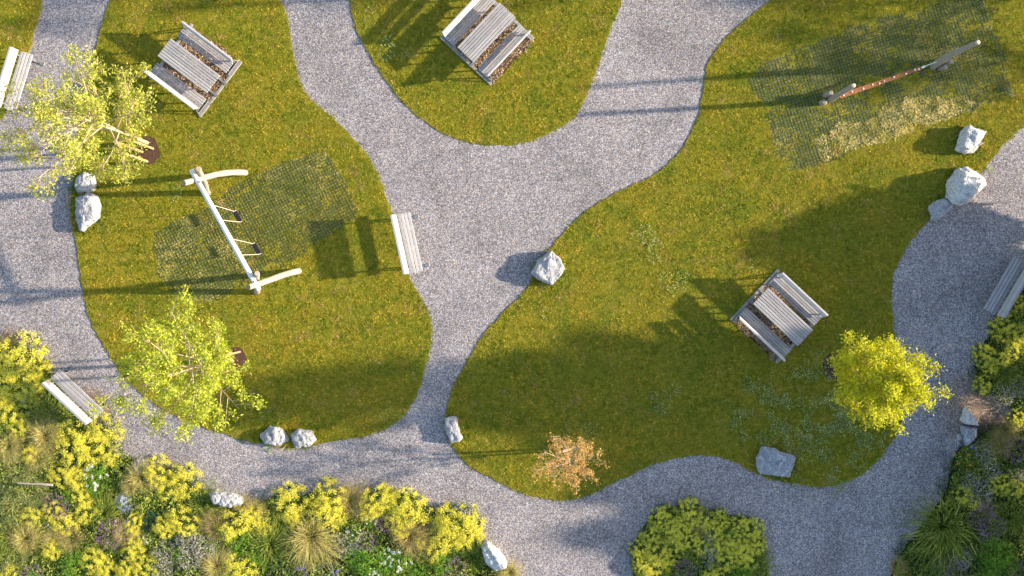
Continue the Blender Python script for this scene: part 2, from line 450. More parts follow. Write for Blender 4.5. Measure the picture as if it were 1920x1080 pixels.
# ------------------------------------------------------------------ grass
rs = np.random.RandomState(7)
BLD = [(W(px, py).x, W(px, py).y, r/S) for px, py, r in ((1030,503,30),(163,400,32),(160,345,24),(515,818,27),(568,822,24),(850,806,24),(1455,868,36),(1820,262,28),(1812,349,36),(1762,392,24))]
def make_grass():
    polys = [(LAWN_A, 1), (LAWN_B, 2), (LAWN_C, 3), (LAWN_D, 4)]
    X = []; Y = []; Z = []
    for pts, _ in polys:
        P = [(p.x, p.y) for p in outline_world(pts, 0, 5)]
        a = np.array(P); lo = a.min(0)-.05; hi = a.max(0)+.05
        lo = np.maximum(lo, (-17.4, -10.1)); hi = np.minimum(hi, (17.4, 10.1))
        n = int((hi[0]-lo[0])*(hi[1]-lo[1])*2300)
        x = rs.uniform(lo[0], hi[0], n); y = rs.uniform(lo[1], hi[1], n)
        # ragged edge
        ex = x + (vnoise(x, y, 9, 3, 4)-.5)*.34; ey = y + (vnoise(x, y, 9, 4, 4)-.5)*.34
        k = inside(ex, ey, P)
        X.append(x[k]); Y.append(y[k]); Z.append(np.where(inside(x[k], y[k], P), LAWN_Z-.004, .0))
    x = np.concatenate(X); y = np.concatenate(Y); zz0 = np.concatenate(Z)
    keep = np.ones(len(x), bool)
    for c in CHIPS + MULCH:
        P = [(W(*p).x, W(*p).y) for p in c]
        ex = x + (vnoise(x, y, 5, 8)-.5)*.25; ey = y + (vnoise(x, y, 5, 9)-.5)*.25
        k = inside(ex, ey, P)
        keep &= ~(k & (rs.rand(len(x)) < .93))
    x = x[keep]; y = y[keep]; zz0 = zz0[keep]
    n = len(x)
    inm1 = inside(x, y, [(W(*p).x, W(*p).y) for p in MAT1]); inm2 = inside(x, y, [(W(*p).x, W(*p).y) for p in MAT2])
    inm = inm1 | inm2
    exd = x + (vnoise(x, y, 2.2, 18)-.5)*.6; eyd = y + (vnoise(x, y, 2.2, 19)-.5)*.6
    ind = inside(exd, eyd, [(W(*p).x, W(*p).y) for p in DRY])
    clump = vnoise(x, y, 7, 1, 3); low = vnoise(x, y, .8, 2, 3)
    h = (.010 + .030*np.clip((clump-.25)*1.6, 0, 1)**1.3) * (.75 + .5*low) * rs.uniform(.6, 1.25, n)
    overg = vnoise(x, y, .9, 31, 3)
    h = np.where(inm & ~ind, h*np.where(overg > .54, .95, .62), h)
    h = np.where(ind, h*1.5, h)
    for bx, by, br in BLD:      # uncut grass round the boulders
        dd = np.hypot(x-bx, y-by)
        h = np.where((dd < br+.10) & (dd > br-.25), h*2.4+.02, h)
    dry = np.where(ind, np.clip(vnoise(x, y, 2.2, 40)*2.6-.55, .15, 1), 0.)
    dry = np.where(inm & ~ind, np.clip(vnoise(x, y, 1.6, 41)*1.6-.55, 0, .55), dry)
    az = rs.uniform(0, 2*PI, n)
    lean = rs.uniform(.4, 1.9, n)*h*1.5
    comb = vnoise(x, y, 1.3, 50)*2*PI*2
    dx = np.cos(az)*lean + np.cos(comb)*h*.35; dy = np.sin(az)*lean + np.sin(comb)*h*.35
    w = rs.uniform(.006, .014, n)*(1+ind*.2)
    wa = az + PI/2 + rs.uniform(-.6, .6, n)
    wx = np.cos(wa)*w; wy = np.sin(wa)*w
    z0 = zz0
    v = np.empty((n, 3, 3), np.float32)
    v[:,0,0] = x-wx; v[:,0,1] = y-wy; v[:,0,2] = z0
    v[:,1,0] = x+wx; v[:,1,1] = y+wy; v[:,1,2] = z0
    v[:,2,0] = x+dx; v[:,2,1] = y+dy; v[:,2,2] = z0+h+.006
    o = fast_mesh('grass', v.reshape(-1, 3), 3, M['grass'], attrs={'dry': np.repeat(dry, 3)})
    tag(o, 'short olive green grass covering the lawns between the gravel paths', 'grass', kind='stuff')
make_grass()

# clover / ground weeds -----------------------------------------------------
CLOVER = [((1425,745),45,.8),((1455,790),70,.9),((1540,700),50,.7),((1520,760),60,.9),((1580,820),70,1),((1600,640),22,.5),((1590,770),50,.8),((1520,850),80,1),((1620,850),50,.9),((1400,770),45,.6),((1250,745),30,.9),((1245,770),18,.8),((1205,445),22,.8),((1235,470),24,.9),((1250,522),18,.6),((1280,535),26,.8),((1308,548),16,.7),((1415,490),18,.5),
    ((1095,800),26,.6),((1060,805),16,.5),((735,770),24,.45),((718,45),30,.5),((740,85),34,.6),((720,20),30,.5),((735,62),24,.6),((590,683),16,.6),((565,738),12,.6),((320,358),20,.5),((275,360),10,.5),((655,560),8,.6),((1020,590),14,.4),((455,590),12,.6),((1645,505),10,.5),((520,770),30,.3),((1160,680),10,.5),((1550,640),20,.3)]
def make_clover():
    V = []; FV = []
    for (cx, cy), r, d in CLOVER:
        c = W(cx, cy); rr = r/S
        n = int(PI*rr*rr*1250*d)
        a = rs.uniform(0, 2*PI, n); q = np.sqrt(rs.rand(n))*rr*1.15
        x = c.x+np.cos(a)*q; y = c.y+np.sin(a)*q
        k = vnoise(x, y, 2.2, 60, 4) > .40 + .18*(q/rr)
        x = x[k]; y = y[k]; n = len(x)
        s = rs.uniform(.008, .017, n); z = LAWN_Z+rs.uniform(.02, .06, n)
        th = rs.uniform(0, 2*PI, n); tilt = rs.uniform(-.5, .5, (n, 2))
        for kk in range(4):
            pass
        q4 = np.empty((n, 4, 3), np.float32)
        for kk in range(4):
            ox = np.cos(th+kk*PI/2)*s; oy = np.sin(th+kk*PI/2)*s
            q4[:,kk,0] = x+ox; q4[:,kk,1] = y+oy; q4[:,kk,2] = z+ox*tilt[:,0]+oy*tilt[:,1]
        V.append(q4.reshape(-1, 3))
        m = rs.rand(n) < .05
        f4 = q4[m].copy(); cc = f4.mean(1, keepdims=True); f4 = cc+(f4-cc)*.75; f4[:,:,2] += .02
        FV.append(f4.reshape(-1, 3))
    o = fast_mesh('clover', np.concatenate(V), 4, M['clover'])
    tag(o, 'darker clover and weed patches spreading through the lawns', 'clover', kind='stuff')
    f = fast_mesh('clover_flowers', np.concatenate(FV), 4, M['fl_pink'])
    tag(f, 'tiny pale clover flowers dotting the weed patches', 'clover flowers', kind='stuff')
make_clover()

# wood chips under the tables ----------------------------------------------
def make_chips():
    V = []
    for c in CHIPS:
        P = [(W(*p).x, W(*p).y) for p in c]; a = np.array(P)
        lo = a.min(0); hi = a.max(0); n = int((hi[0]-lo[0])*(hi[1]-lo[1])*2600)
        x = rs.uniform(lo[0], hi[0], n); y = rs.uniform(lo[1], hi[1], n)
        ex = x + (vnoise(x, y, 4, 70)-.5)*.3; ey = y + (vnoise(x, y, 4, 71)-.5)*.3
        k = inside(ex, ey, P); x = x[k]; y = y[k]; n = len(x)
        th = rs.uniform(0, 2*PI, n); L = rs.uniform(.010, .026, n); w = L*rs.uniform(.4, .8, n)
        z = LAWN_Z+rs.uniform(.004, .035, n); t1 = rs.uniform(-.6, .6, n); t2 = rs.uniform(-.6, .6, n)
        q = np.empty((n, 4, 3), np.float32)
        for kk, (u, v) in enumerate(((-1,-1),(1,-1),(1,1),(-1,1))):
            q[:,kk,0] = x+np.cos(th)*L*u-np.sin(th)*w*v; q[:,kk,1] = y+np.sin(th)*L*u+np.cos(th)*w*v; q[:,kk,2] = z+u*L*t1+v*w*t2
        V.append(q.reshape(-1, 3))
    o = fast_mesh('wood_chips', np.concatenate(V), 4, M['chips'])
    tag(o, 'orange brown wood chips strewn under and beside the picnic tables', 'wood chips', kind='stuff')
make_chips()
for c in CHIPS:
    tag(sheet('bare_soil', c, LAWN_Z+.004, M['mulch'], 0, 0, 1), kind='structure')

# rubber mats ---------------------------------------------------------------
def rubber_mat(pts, ang, pitch, bar, label, seed, kill):
    P = [(W(*p).x, W(*p).y) for p in pts]; a = np.array(P); c = a.mean(0)
    ca, sa = math.cos(R(ang)), math.sin(R(ang))
    ext = 7.0; n = int(2*ext/pitch)
    g = (np.arange(n)-n/2)*pitch
    V = []
    U, Vv = np.meshgrid(g, g, indexing='ij'); U = U.ravel(); Vv = Vv.ravel()
    for d in (0, 1):   # bar segments of each direction
        mu = U+(pitch/2 if d == 0 else 0); mv = Vv+(0 if d == 0 else pitch/2)
        x = c[0]+mu*ca-mv*sa; y = c[1]+mu*sa+mv*ca
        ex = x+(vnoise(x, y, 2.5, seed, 4)-.5)*.35; ey = y+(vnoise(x, y, 2.5, seed+1, 4)-.5)*.35
        k = inside(ex, ey, P) & (vnoise(x, y, .9, seed+5, 4) < kill) & (rs.rand(len(x)) < .99-.75*np.clip((vnoise(x, y, 1.7, seed+9, 4)-.50)*4, 0, 1))
        mu = mu[k]; mv = mv[k]; m = len(mu)
        L = pitch/2-bar/2 if d == 1 else pitch/2+bar/2; hb = bar/2
        hu, hv = (L, hb) if d == 0 else (hb, L)
        zt = LAWN_Z+.010+rs.uniform(-.003, .004, m); zb = np.full(m, LAWN_Z+.002)
        def pt(su, sv, zz):
            uu = mu+su*hu; ww = mv+sv*hv
            return np.stack([c[0]+uu*ca-ww*sa, c[1]+uu*sa+ww*ca, zz], 1)
        faces = [[(-1,-1,1),(1,-1,1),(1,1,1),(-1,1,1)]]
        if d == 0: faces += [[(-1,-1,0),(1,-1,0),(1,-1,1),(-1,-1,1)], [(1,1,0),(-1,1,0),(-1,1,1),(1,1,1)]]
        else: faces += [[(1,-1,0),(1,1,0),(1,1,1),(1,-1,1)], [(-1,1,0),(-1,-1,0),(-1,-1,1),(-1,1,1)]]
        for fc in faces:
            q = np.stack([pt(su, sv, zt if t else zb) for su, sv, t in fc], 1)
            V.append(q.reshape(-1, 3))
    o = fast_mesh('rubber_grid_mat', np.concatenate(V).astype(np.float32), 4, M['mat'])
    tag(o, label, 'rubber mat')
rubber_mat(MAT1, 27, .098, .020, 'dark rubber honeycomb safety mat in the grass under the swing set', 80, .74)
rubber_mat(MAT2, 18, .104, .028, 'dark rubber safety mat half overgrown under the rope bridge', 90, .74)

# ------------------------------------------------------------------ benches
def rot_x(a): return Matrix.Rotation(a, 3, 'X')
def slat_set(b, L, ys, z, w, th, tilt=0.0):
    for y in ys:
        b.box((0, y, z), (L, w, th), rot_x(tilt), .006)

def make_bench(z0, label):
    """length along X, backrest towards +Y, seat centred on the origin"""
    t = empty('park_bench', (0,0,0))
    tag(t, label, 'bench')
    L = 1.92
    s = MB()
    for k in range(4):
        s.box((0, -.165+k*.108, .445-(k*.006)), (L, .086, .038), rot_x(-.04), .006)
    s.build('seat', M['slat_pale'], t)
    bk = MB()
    tl = R(20)
    for zz, yy in ((.610, .264), (.755, .318)):
        bk.box((0, yy, zz), (L, .034, .149), rot_x(-tl), .006)
    bk.box((0, .352, .835), (L, .075, .03), rot_x(-.1), .006)
    bk.build('backrest', M['slat_pale'], t)
    for sx in (-1, 1):
        f = MB(); x = sx*.80
        f.tube([(x,-.30,.02),(x,.34,.02)], .022, 6)
        f.tube([(x,-.16,.02),(x,-.15,.42)], .024, 6)
        f.tube([(x,.24,.02),(x,.21,.44),(x,.34,.82)], .024, 6)
        f.tube([(x,-.19,.415),(x,.22,.405)], .02, 6)
        f.box((x,-.36,.012), (.11,.14,.02), None, .004)
        f.box((x,.36,.012), (.11,.12,.02), None, .004)
        f.build('leg', M['steel'], t)
    return t

def copy_tree(o, parent=None):
    c = o.copy(); COL.objects.link(c); c.parent = parent
    for ch in list(o.children): copy_tree(ch, c)
    return c

benches = [(771,456.1,102.5,'pale slatted bench casting a striped shadow across the middle lawn'),
           (46,158,72.9,'pale slatted bench on the gravel by the upper left picture edge'),
           (154.8,737,137.0,'grey slatted bench backing onto the flower bed below the left tree'),
           (1871,535.7,-120.3,'shaded grey slatted bench at the right picture edge above yellow mounds')]
b0 = make_bench(0, benches[0][3])
for i, (px, py, a, lab) in enumerate(benches):
    o = b0 if i == 0 else copy_tree(b0)
    o.location = W(px, py); o.rotation_euler = (0, 0, R(a))
    tag(o, lab, 'bench', 'slatted park benches')
    if i >= 2:            # darker slats stand in for the shade on these two benches
        for ch in o.children:
            if ch.name.startswith(('seat', 'backrest')):
                ch.material_slots[0].link = 'OBJECT'; ch.material_slots[0].material = M['slat']

# ------------------------------------------------------------------ picnic tables
def make_picnic(label):
    t = empty('picnic_table', (0,0,0)); tag(t, label, 'picnic table')
    L = 1.95
    s = MB()
    for k in range(8):
        s.box((0, -.3115+k*.089, .745), (L, .070, .04), None, .006)
    s.build('tabletop', M['slat'], t)
    for sy in (-1, 1):
        b = MB()
        for k in range(5):
            b.box((0, sy*(.555+k*.081), .445), (L, .064, .038), None, .006)
        b.build('seat', M['slat'], t)
        k_ = MB()
        for zz, yy in ((.62, .925), (.765, .962)):
            k_.box((0, sy*yy, zz), (L+.02, .036, .125), rot_x(-sy*R(16)), .006)
        k_.box((0, sy*.985, .842), (L+.02, .06, .03), None, .006)
        k_.build('backrest', M['slat_pale'], t)
        for sx in (-1, 1):
            f = MB(); x = sx*.925; x2 = sx*.86
            f.tube([(x2, sy*.62,.05),(x2, sy*.60,.42)], .024, 6)
            f.tube([(x2, sy*.98,.05),(x2, sy*.90,.43),(x2, sy*1.005,.82)], .024, 6)
            f.tube([(x2, sy*.53,.415),(x2, sy*.90,.415)], .02, 6)
            f.tube([(x, sy*.52,.06),(x, sy*1.07,.06)], .026, 6)
            f.tube([(x, sy*1.07,.06),(x2, sy*.97,.40)], .020, 6)
            f.build('bench_frame', M['steel'], t)
    for sx in (-1, 1):
        f = MB(); x = sx*.78
        f.tube([(x,-.24,.05),(x,-.24,.72)], .03, 6)
        f.tube([(x,.24,.05),(x,.24,.72)], .03, 6)
        f.tube([(x,-.33,.715),(x,.33,.715)], .022, 6)
        f.box((x+sx*.10,-.24,.055), (.36,.07,.03)); f.box((x+sx*.10,.24,.055), (.36,.07,.03))
        f.build('table_leg', M['steel'], t)
        c = MB(); c.box((sx*1.0, 0, .02), (.10, 2.24, .06), None, .012)
        c.build('concrete_base', M['concrete'], t)
    return t
p0 = make_picnic('')
tl = ['grey picnic table with backed benches beside the upper left tree',
      'grey picnic table with backed benches at the top middle of the park',
      'grey picnic table with backed benches left of the golden round tree']
for i, (px, py, a) in enumerate(TABLES):
    o = p0 if i == 0 else copy_tree(p0)
    o.location = W(px, py) + Vector((0,0,LAWN_Z-.01)); o.rotation_euler = (0,0,R(a))
    tag(o, tl[i], 'picnic table', 'picnic tables with attached benches')

# ------------------------------------------------------------------ logs
def log_pts(a, b, n=7, wob=.03, seed=0):
    rn = random.Random(seed); a = Vector(a); b = Vector(b)
    ph = rn.uniform(0, 6); out = []
    side = (b-a).normalized().cross(Vector((0,0,1)))
    if side.length < .1: side = Vector((1,0,0))
    side.normalize()
    for i in range(n):
        t = i/(n-1)
        out.append(a.lerp(b, t) + side*wob*math.sin(ph+t*4.2)*math.sin(PI*t)**.5 + Vector((0,0,wob*.6*math.cos(ph+t*5))))
    return out
def log(name, a, b, r0, r1, mat, parent, wob=.03, seed=0, n=9, bow=None):
    rn = random.Random(seed+50)
    pts = log_pts(a, b, n, wob, seed)
    if bow is not None:
        for i, p in enumerate(pts): p += Vector(bow)*math.sin(PI*i/(n-1))
    rads = [r0+(r1-r0)*i/(n-1)+rn.uniform(-.008,.008) for i in range(n)]
    d0 = (pts[0]-pts[1]).normalized(); d1 = (pts[-1]-pts[-2]).normalized()
    pts = [pts[0]+d0*.02]+pts+[pts[-1]+d1*.025]; rads = [rads[0]*.86]+rads+[rads[-1]*.84]
    m = MB(); m.tube(pts, rads, 12, True, True)
    return m.build(name, mat, parent)

# swing set
sw = empty('swing_set', W(472, 438)); sw.location.z = LAWN_Z
tag(sw, 'log swing set with white top tube and two black seats', 'swing set')
base = sw.location.copy()
def L_(px, py, z): return W(px, py, z) - base
ZB = 2.42
bm_ = MB(); a = L_(359,319,ZB); b = L_(485,543,ZB)
bm_.tube([a-(b-a).normalized()*.01, a, b, b+(b-a).normalized()*.02], [.062,.078,.078,.065], 14)
bm_.build('top_beam', M['white_steel'], sw)
def G_(px, py, z=-.02): return W(px, py) - base + Vector((0,0,z+.035))
log('leg', G_(461,324), L_(346,343,2.72), .105, .085, M['log'], sw, .02, 1, bow=(.02,.10,0))
log('leg', G_(390,362), L_(372,317,2.72), .100, .080, M['log'], sw, .05, 2)
log('leg', G_(561,508), L_(467,538,2.68), .100, .085, M['log'], sw, .02, 3, bow=(0,.03,0))
log('leg', G_(482,547), L_(482,513,2.68), .100, .085, M['log'], sw, .02, 4)
for (h1, h2, s1, s2) in (((401,385),(418,413),(440,396.5),(451,416.5)), ((439,449),(455,478),(475,457),(487,477))):
    seat = empty('swing_seat', (0,0,0)); seat.parent = sw
    e1 = L_(*s1, .47); e2 = L_(*s2, .47); mid = (e1+e2)/2; d = (e2-e1); ang = math.atan2(d.y, d.x)
    q = MB(); q.box((0,0,0), (d.length*1.0+.02, .16, .03), None, .01)
    so = q.build('rubber_seat', M['rubber'], seat, mid); so.rotation_euler = (0,0,ang)
    for e, hh in ((e1, h1), (e2, h2)):
        top = L_(*hh, ZB-.02)
        r = MB()
        r.tube([top, top.lerp(e, .5), e+Vector((0,0,.09))], .010, 6)
        pd = Vector((-math.sin(ang), math.cos(ang), 0))*.06
        r.tube([e+pd+Vector((0,0,.018)), e+Vector((0,0,.10)), e-pd+Vector((0,0,.018))], .009, 6)
        r.build('rope', M['rope'], seat)
# sun-bleached hub bolts
for px, py in ((374,341),(476,528)):
    q = MB(); p = L_(px, py, ZB+.07); q.tube([p, p+Vector((0,0,.035))], .03, 8); q.build('bolt', M['steel'], sw)

# rope bridge
rb = empty('rope_bridge', W(1650,155)); rb.location.z = LAWN_Z; base = rb.location.copy()
tag(rb, 'orange rope bridge stretched between two tall grey log posts', 'rope bridge')
def GG(px, py): return W(px, py) - base
def TT(px, py, z): return W(px, py, z) - base
log('post', GG(1555.5,187), TT(1599,161,2.36), .088, .072, M['log_grey'], rb, .02, 11, bow=(0,-.02,0))
log('post', GG(1749,126), TT(1832,80,3.30), .100, .068, M['log_grey'], rb, .03, 12, bow=(.0,.05,0))
log('post', GG(1754,117), TT(1794,94,1.92), .085, .070, M['log_grey'], rb, .03, 13)
for k, (px, py, z) in enumerate(((1600,160.5,2.38),(1833,79.5,3.325))):
    q = MB(); p = TT(px, py, z); q.tube([p, p+Vector((0,0,.03)), p+Vector((0,0,.05))], [.070,.066,.045], 12); q.build('post_cap', M['log_end'], rb)
A = TT(1574,180.5,.55); B = TT(1727,127.5,.60); dv = (B-A).normalized(); sd = Vector((-dv.y, dv.x, 0))
rp = MB()
for k in range(4):
    off = sd*(k-1.5)*.040
    off2 = sd*(k-1.5)*.026
    pts = [A+off+(B-A)*t+(off2-off)*t+Vector((0,0,-.10*math.sin(PI*t))) for t in [i/10 for i in range(11)]]
    rp.tube(pts, .0115, 6)
rp.build('ropes', M['orange_rope'], rb)
for t, o_ in ((.05,-1),(.16,1),(.30,-1),(.42,1),(.50,-2),(.56,-1),(.68,1),(.82,-1),(.93,1),(.97,-1)):
    q = MB(); p = A+(B-A)*t+Vector((0,0,-.10*math.sin(PI*t)+.012))+sd*.012*o_
    q.box(p, (.04,.055,.035), Matrix.Rotation(math.atan2(dv.y,dv.x),3,'Z'), .01); q.build('clamp', M['clamp'], rb)
q = MB(); q.tube([B, TT(1741,121.5,.62), TT(1756,116,.75)], .014, 6); q.tube([TT(1728,127,.60), TT(1734,124,.62)], .03, 8); q.build('steel_cable', M['clamp'], rb)
q = MB(); q.tube([A, TT(1566,184,.56), TT(1560,186,.5)], .022, 6); q.build('rope_loop', M['orange_rope'], rb)
stumps = [(1546.5,179.5,.45,.085,'oval grey stump by the rope bridge, nearer to its left post'),
          (1539.5,193,.30,.090,'round grey stump farthest left of the rope bridge'),
          (1761,128.5,.34,.085,'grey stump just below the foot of the tall right rope bridge post'),
          (1770,119,.42,.080,'grey stump beside the tall right post, upper of its pair')]
for i, (px, py, h, r, lab) in enumerate(stumps):
    st = empty('log_stump', W(px, py)); st.location.z = LAWN_Z
    tag(st, lab, 'stump', 'short log stumps at the rope bridge')
    tip = Vector((.05 if i != 1 else .01, -.03 if i else .0, h))
    log('stump_log', (0,0,-.02), tip, r, r*.94, M['log_grey'], st, 0, 20+i, 4)
    q = MB(); q.tube([tip+Vector((0,0,.020)), tip+Vector((0,0,.034))], [r*.86, r*.7], 12); q.build('stump_top', M['log_grey'], st)

# ------------------------------------------------------------------ boulders
def boulder(name, pts, h, mat, label, seed, group=None, z0=LAWN_Z, ridge=None, flat=.55):
    rn = random.Random(seed)
    P = [W(p[0], p[1], h*.4) for p in pts]
    c = sum(P, Vector())/len(P); c.z = 0
    L = [Vector((p.x-c.x, p.y-c.y, 0)) for p in P]
    bm = bmesh.new()
    for v in L:
        bm.verts.new(v*.97+Vector((0,0,-.12)))
        bm.verts.new(v*1.0+Vector((0,0,h*rn.uniform(.22,.5))))
        k = rn.uniform(flat, flat+.3)
        bm.verts.new(v*k+Vector((0,0,h*rn.uniform(.72,1.0))))
    rr = max(v.length for v in L)
    for k in range(3):
        bm.verts.new((rn.uniform(-.25,.25)*rr, rn.uniform(-.25,.25)*rr, h*rn.uniform(.95,1.08)))
    res = bmesh.ops.convex_hull(bm, input=bm.verts[:])
    junk = list({e for e in res['geom_interior']+res['geom_unused'] if isinstance(e, bmesh.types.BMVert)})
    if junk: bmesh.ops.delete(bm, geom=junk, context='VERTS')
    bmesh.ops.triangulate(bm, faces=bm.faces[:])
    bmesh.ops.bevel(bm, geom=bm.edges[:], offset=.018*min(1, rr/.4), segments=1, affect='EDGES')
    bmesh.ops.triangulate(bm, faces=bm.faces[:])
    for _ in range(3):
        long_ = [e for e in bm.edges if e.calc_length() > rr*.10]
        if long_: bmesh.ops.subdivide_edges(bm, edges=long_, cuts=1)
        bmesh.ops.triangulate(bm, faces=bm.faces[:])
    o3 = Vector((seed*3.1, seed*1.7, 0))
    bm.normal_update()
    for v in bm.verts:
        q = v.co*(1.9/max(rr,.2))*.7+o3
        d = (abs(mnoise.noise(q*1.4))-.22)*.13 + mnoise.noise(q*3.5)*.045 + (.3-abs(mnoise.noise(q*7)))*.05
        # fracture steps
        st = math.floor((q.x*.9+q.y*.6+q.z*1.3)*2.2+mnoise.noise(q)*1.5)
        d += (math.sin(st*12.9)*.5)*.035
        v.co += v.normal*d*rr
    me = bpy.data.meshes.new(name); bm.to_mesh(me); bm.free(); me.materials.append(mat)
    o = bpy.data.objects.new(name, me); COL.objects.link(o)
    o.location = (c.x, c.y, z0-.02)
    tag(o, label, 'boulder', group)
    return o
def T8(o, s, pts): return [(o[0]+x/s, o[1]+y/s) for x, y in pts]
boulder('boulder', [(1033,471),(1052,486),(1059,505),(1035,534),(1010,525),(998,512),(1008,488)], .40, M['rock_grey'], 'angular grey boulder where the lawn meets the central gravel junction', 1, flat=.78)
boulder('boulder', [(142,370),(165,360),(183,367),(188,395),(185,408),(156,436),(145,430),(138,398)], .34, M['rock_grey'], 'smooth grey boulder at the lawn edge just below the left tree', 2)
boulder('boulder', [(142,333),(158,322),(176,328),(180,345),(176,358),(160,361),(146,362),(139,350)], .32, M['rock_grey'], 'grey boulder half hidden under the branches of the left tree', 3)
boulder('boulder', [(487,815),(505,798),(530,805),(543,824),(525,838),(495,832)], .32, M['rock_grey'], 'wider grey boulder, left of the pair on the lower lawn edge', 4, 'pair of lawn edge boulders')
boulder('boulder', [(545,815),(560,804),(585,808),(592,825),(580,836),(553,840)], .32, M['rock_grey'], 'rounder grey boulder, right of the pair on the lower lawn edge', 5, 'pair of lawn edge boulders')
boulder('boulder', [(833,783),(855,780),(866,820),(862,830),(845,831),(835,808)], .30, M['rock_grey'], 'narrow upright grey boulder by the bottleneck of the gravel path', 6, flat=.7)
boulder('boulder', [(1428,835),(1492,857),(1480,895),(1424,889),(1417,870)], .28, M['rock_blue'], 'large flat bluish slab boulder on the lower edge of the right lawn', 7, flat=.8)
o_ = (1720,220); s_ = 5.14
boulder('boulder', T8(o_, s_, [(470,70),(550,95),(665,135),(610,215),(580,290),(530,350),(450,345),(375,310),(410,220),(430,130)]), .48, M['rock_white'], 'white boulder with narrow waist standing alone on the grass', 8, flat=.6)
boulder('boulder', T8(o_, s_, [(480,475),(550,520),(640,580),(660,650),(560,740),(500,810),(420,850),(345,840),(290,780),(300,610),(350,550),(400,500)]), .66, M['rock_white'], 'biggest white boulder beside the right gravel path', 9)
boulder('boulder', T8(o_, s_, [(260,780),(345,855),(270,930),(190,995),(140,985),(105,860),(170,810)]), .25, M['rock_grey'], 'low grey boulder leaning against the biggest white boulder', 10, flat=.75)
boulder('boulder', [(1811,763),(1825,781),(1836,799),(1811,796),(1803,790)], .45, M['rock_white'], 'pointed white streaked boulder at the right bed, upper of two', 11, z0=0)
boulder('boulder', [(1804,799),(1834,801),(1830,820),(1812,838),(1806,815)], .38, M['rock_blue'], 'dark streaked boulder at the right bed, below the pointed one', 12, z0=0)
boulder('stone', [(1795,815),(1801,813),(1806,821),(1801,828),(1795,826)], .16, M['rock_grey'], 'larger of two small round grey stones by the streaked boulders', 13, z0=0)
boulder('stone', [(1790,825),(1796,823),(1801,831),(1797,835)], .10, M['rock_grey'], 'smaller wedge of two little grey stones by the streaked boulders', 14, z0=0)
boulder('stone', [(1773,839),(1780,836),(1781,841),(1775,844)], .05, M['rock_grey'], 'flat lone pebble on the gravel left of the right bed', 15, z0=0)
boulder('boulder', [(244,872),(258,860),(272,863),(279,878),(268,892),(250,888)], .22, M['rock_grey'], 'round pale grey boulder at the edge of the left bed', 16)
boulder('boulder', [(393,925),(405,920),(430,925),(455,932),(458,944),(430,952),(400,944)], .42, M['rock_grey'], 'long pale boulder on the upper edge of the left bed', 17)
boulder('boulder', [(900,1022),(912,1015),(932,1030),(947,1047),(951,1062),(930,1070),(910,1055)], .55, M['rock_white'], 'white boulder closing the right end of the left bed', 18)
boulder('boulder', [(216,930),(232,922),(248,932),(246,955),(232,966),(218,955)], .14, M['rock_blue'], 'dark grey slab half buried among plants of the left bed', 19, z0=.05)

# ------------------------------------------------------------------ trees
def leaf_quads(P, D, size, rnd, flat=.35):
    """P (n,3) centres, returns quads with random orientation"""
    n = len(P)
    a = rnd.normal(size=(n, 3)); a /= np.linalg.norm(a, axis=1, keepdims=True)
    b = rnd.normal(size=(n, 3)); b[:,2] *= 1-flat; a[:,2] *= 1-flat
    a /= np.linalg.norm(a, axis=1, keepdims=True)
    b -= a*(a*b).sum(1, keepdims=True); b /= np.linalg.norm(b, axis=1, keepdims=True)
    s = size*rnd.uniform(.65, 1.25, (n, 1))
    q = np.stack([P-a*s, P-b*s*.42+a*s*.1, P+a*s, P+b*s*.42+a*s*.1], 1)
    return q.reshape(-1, 3)

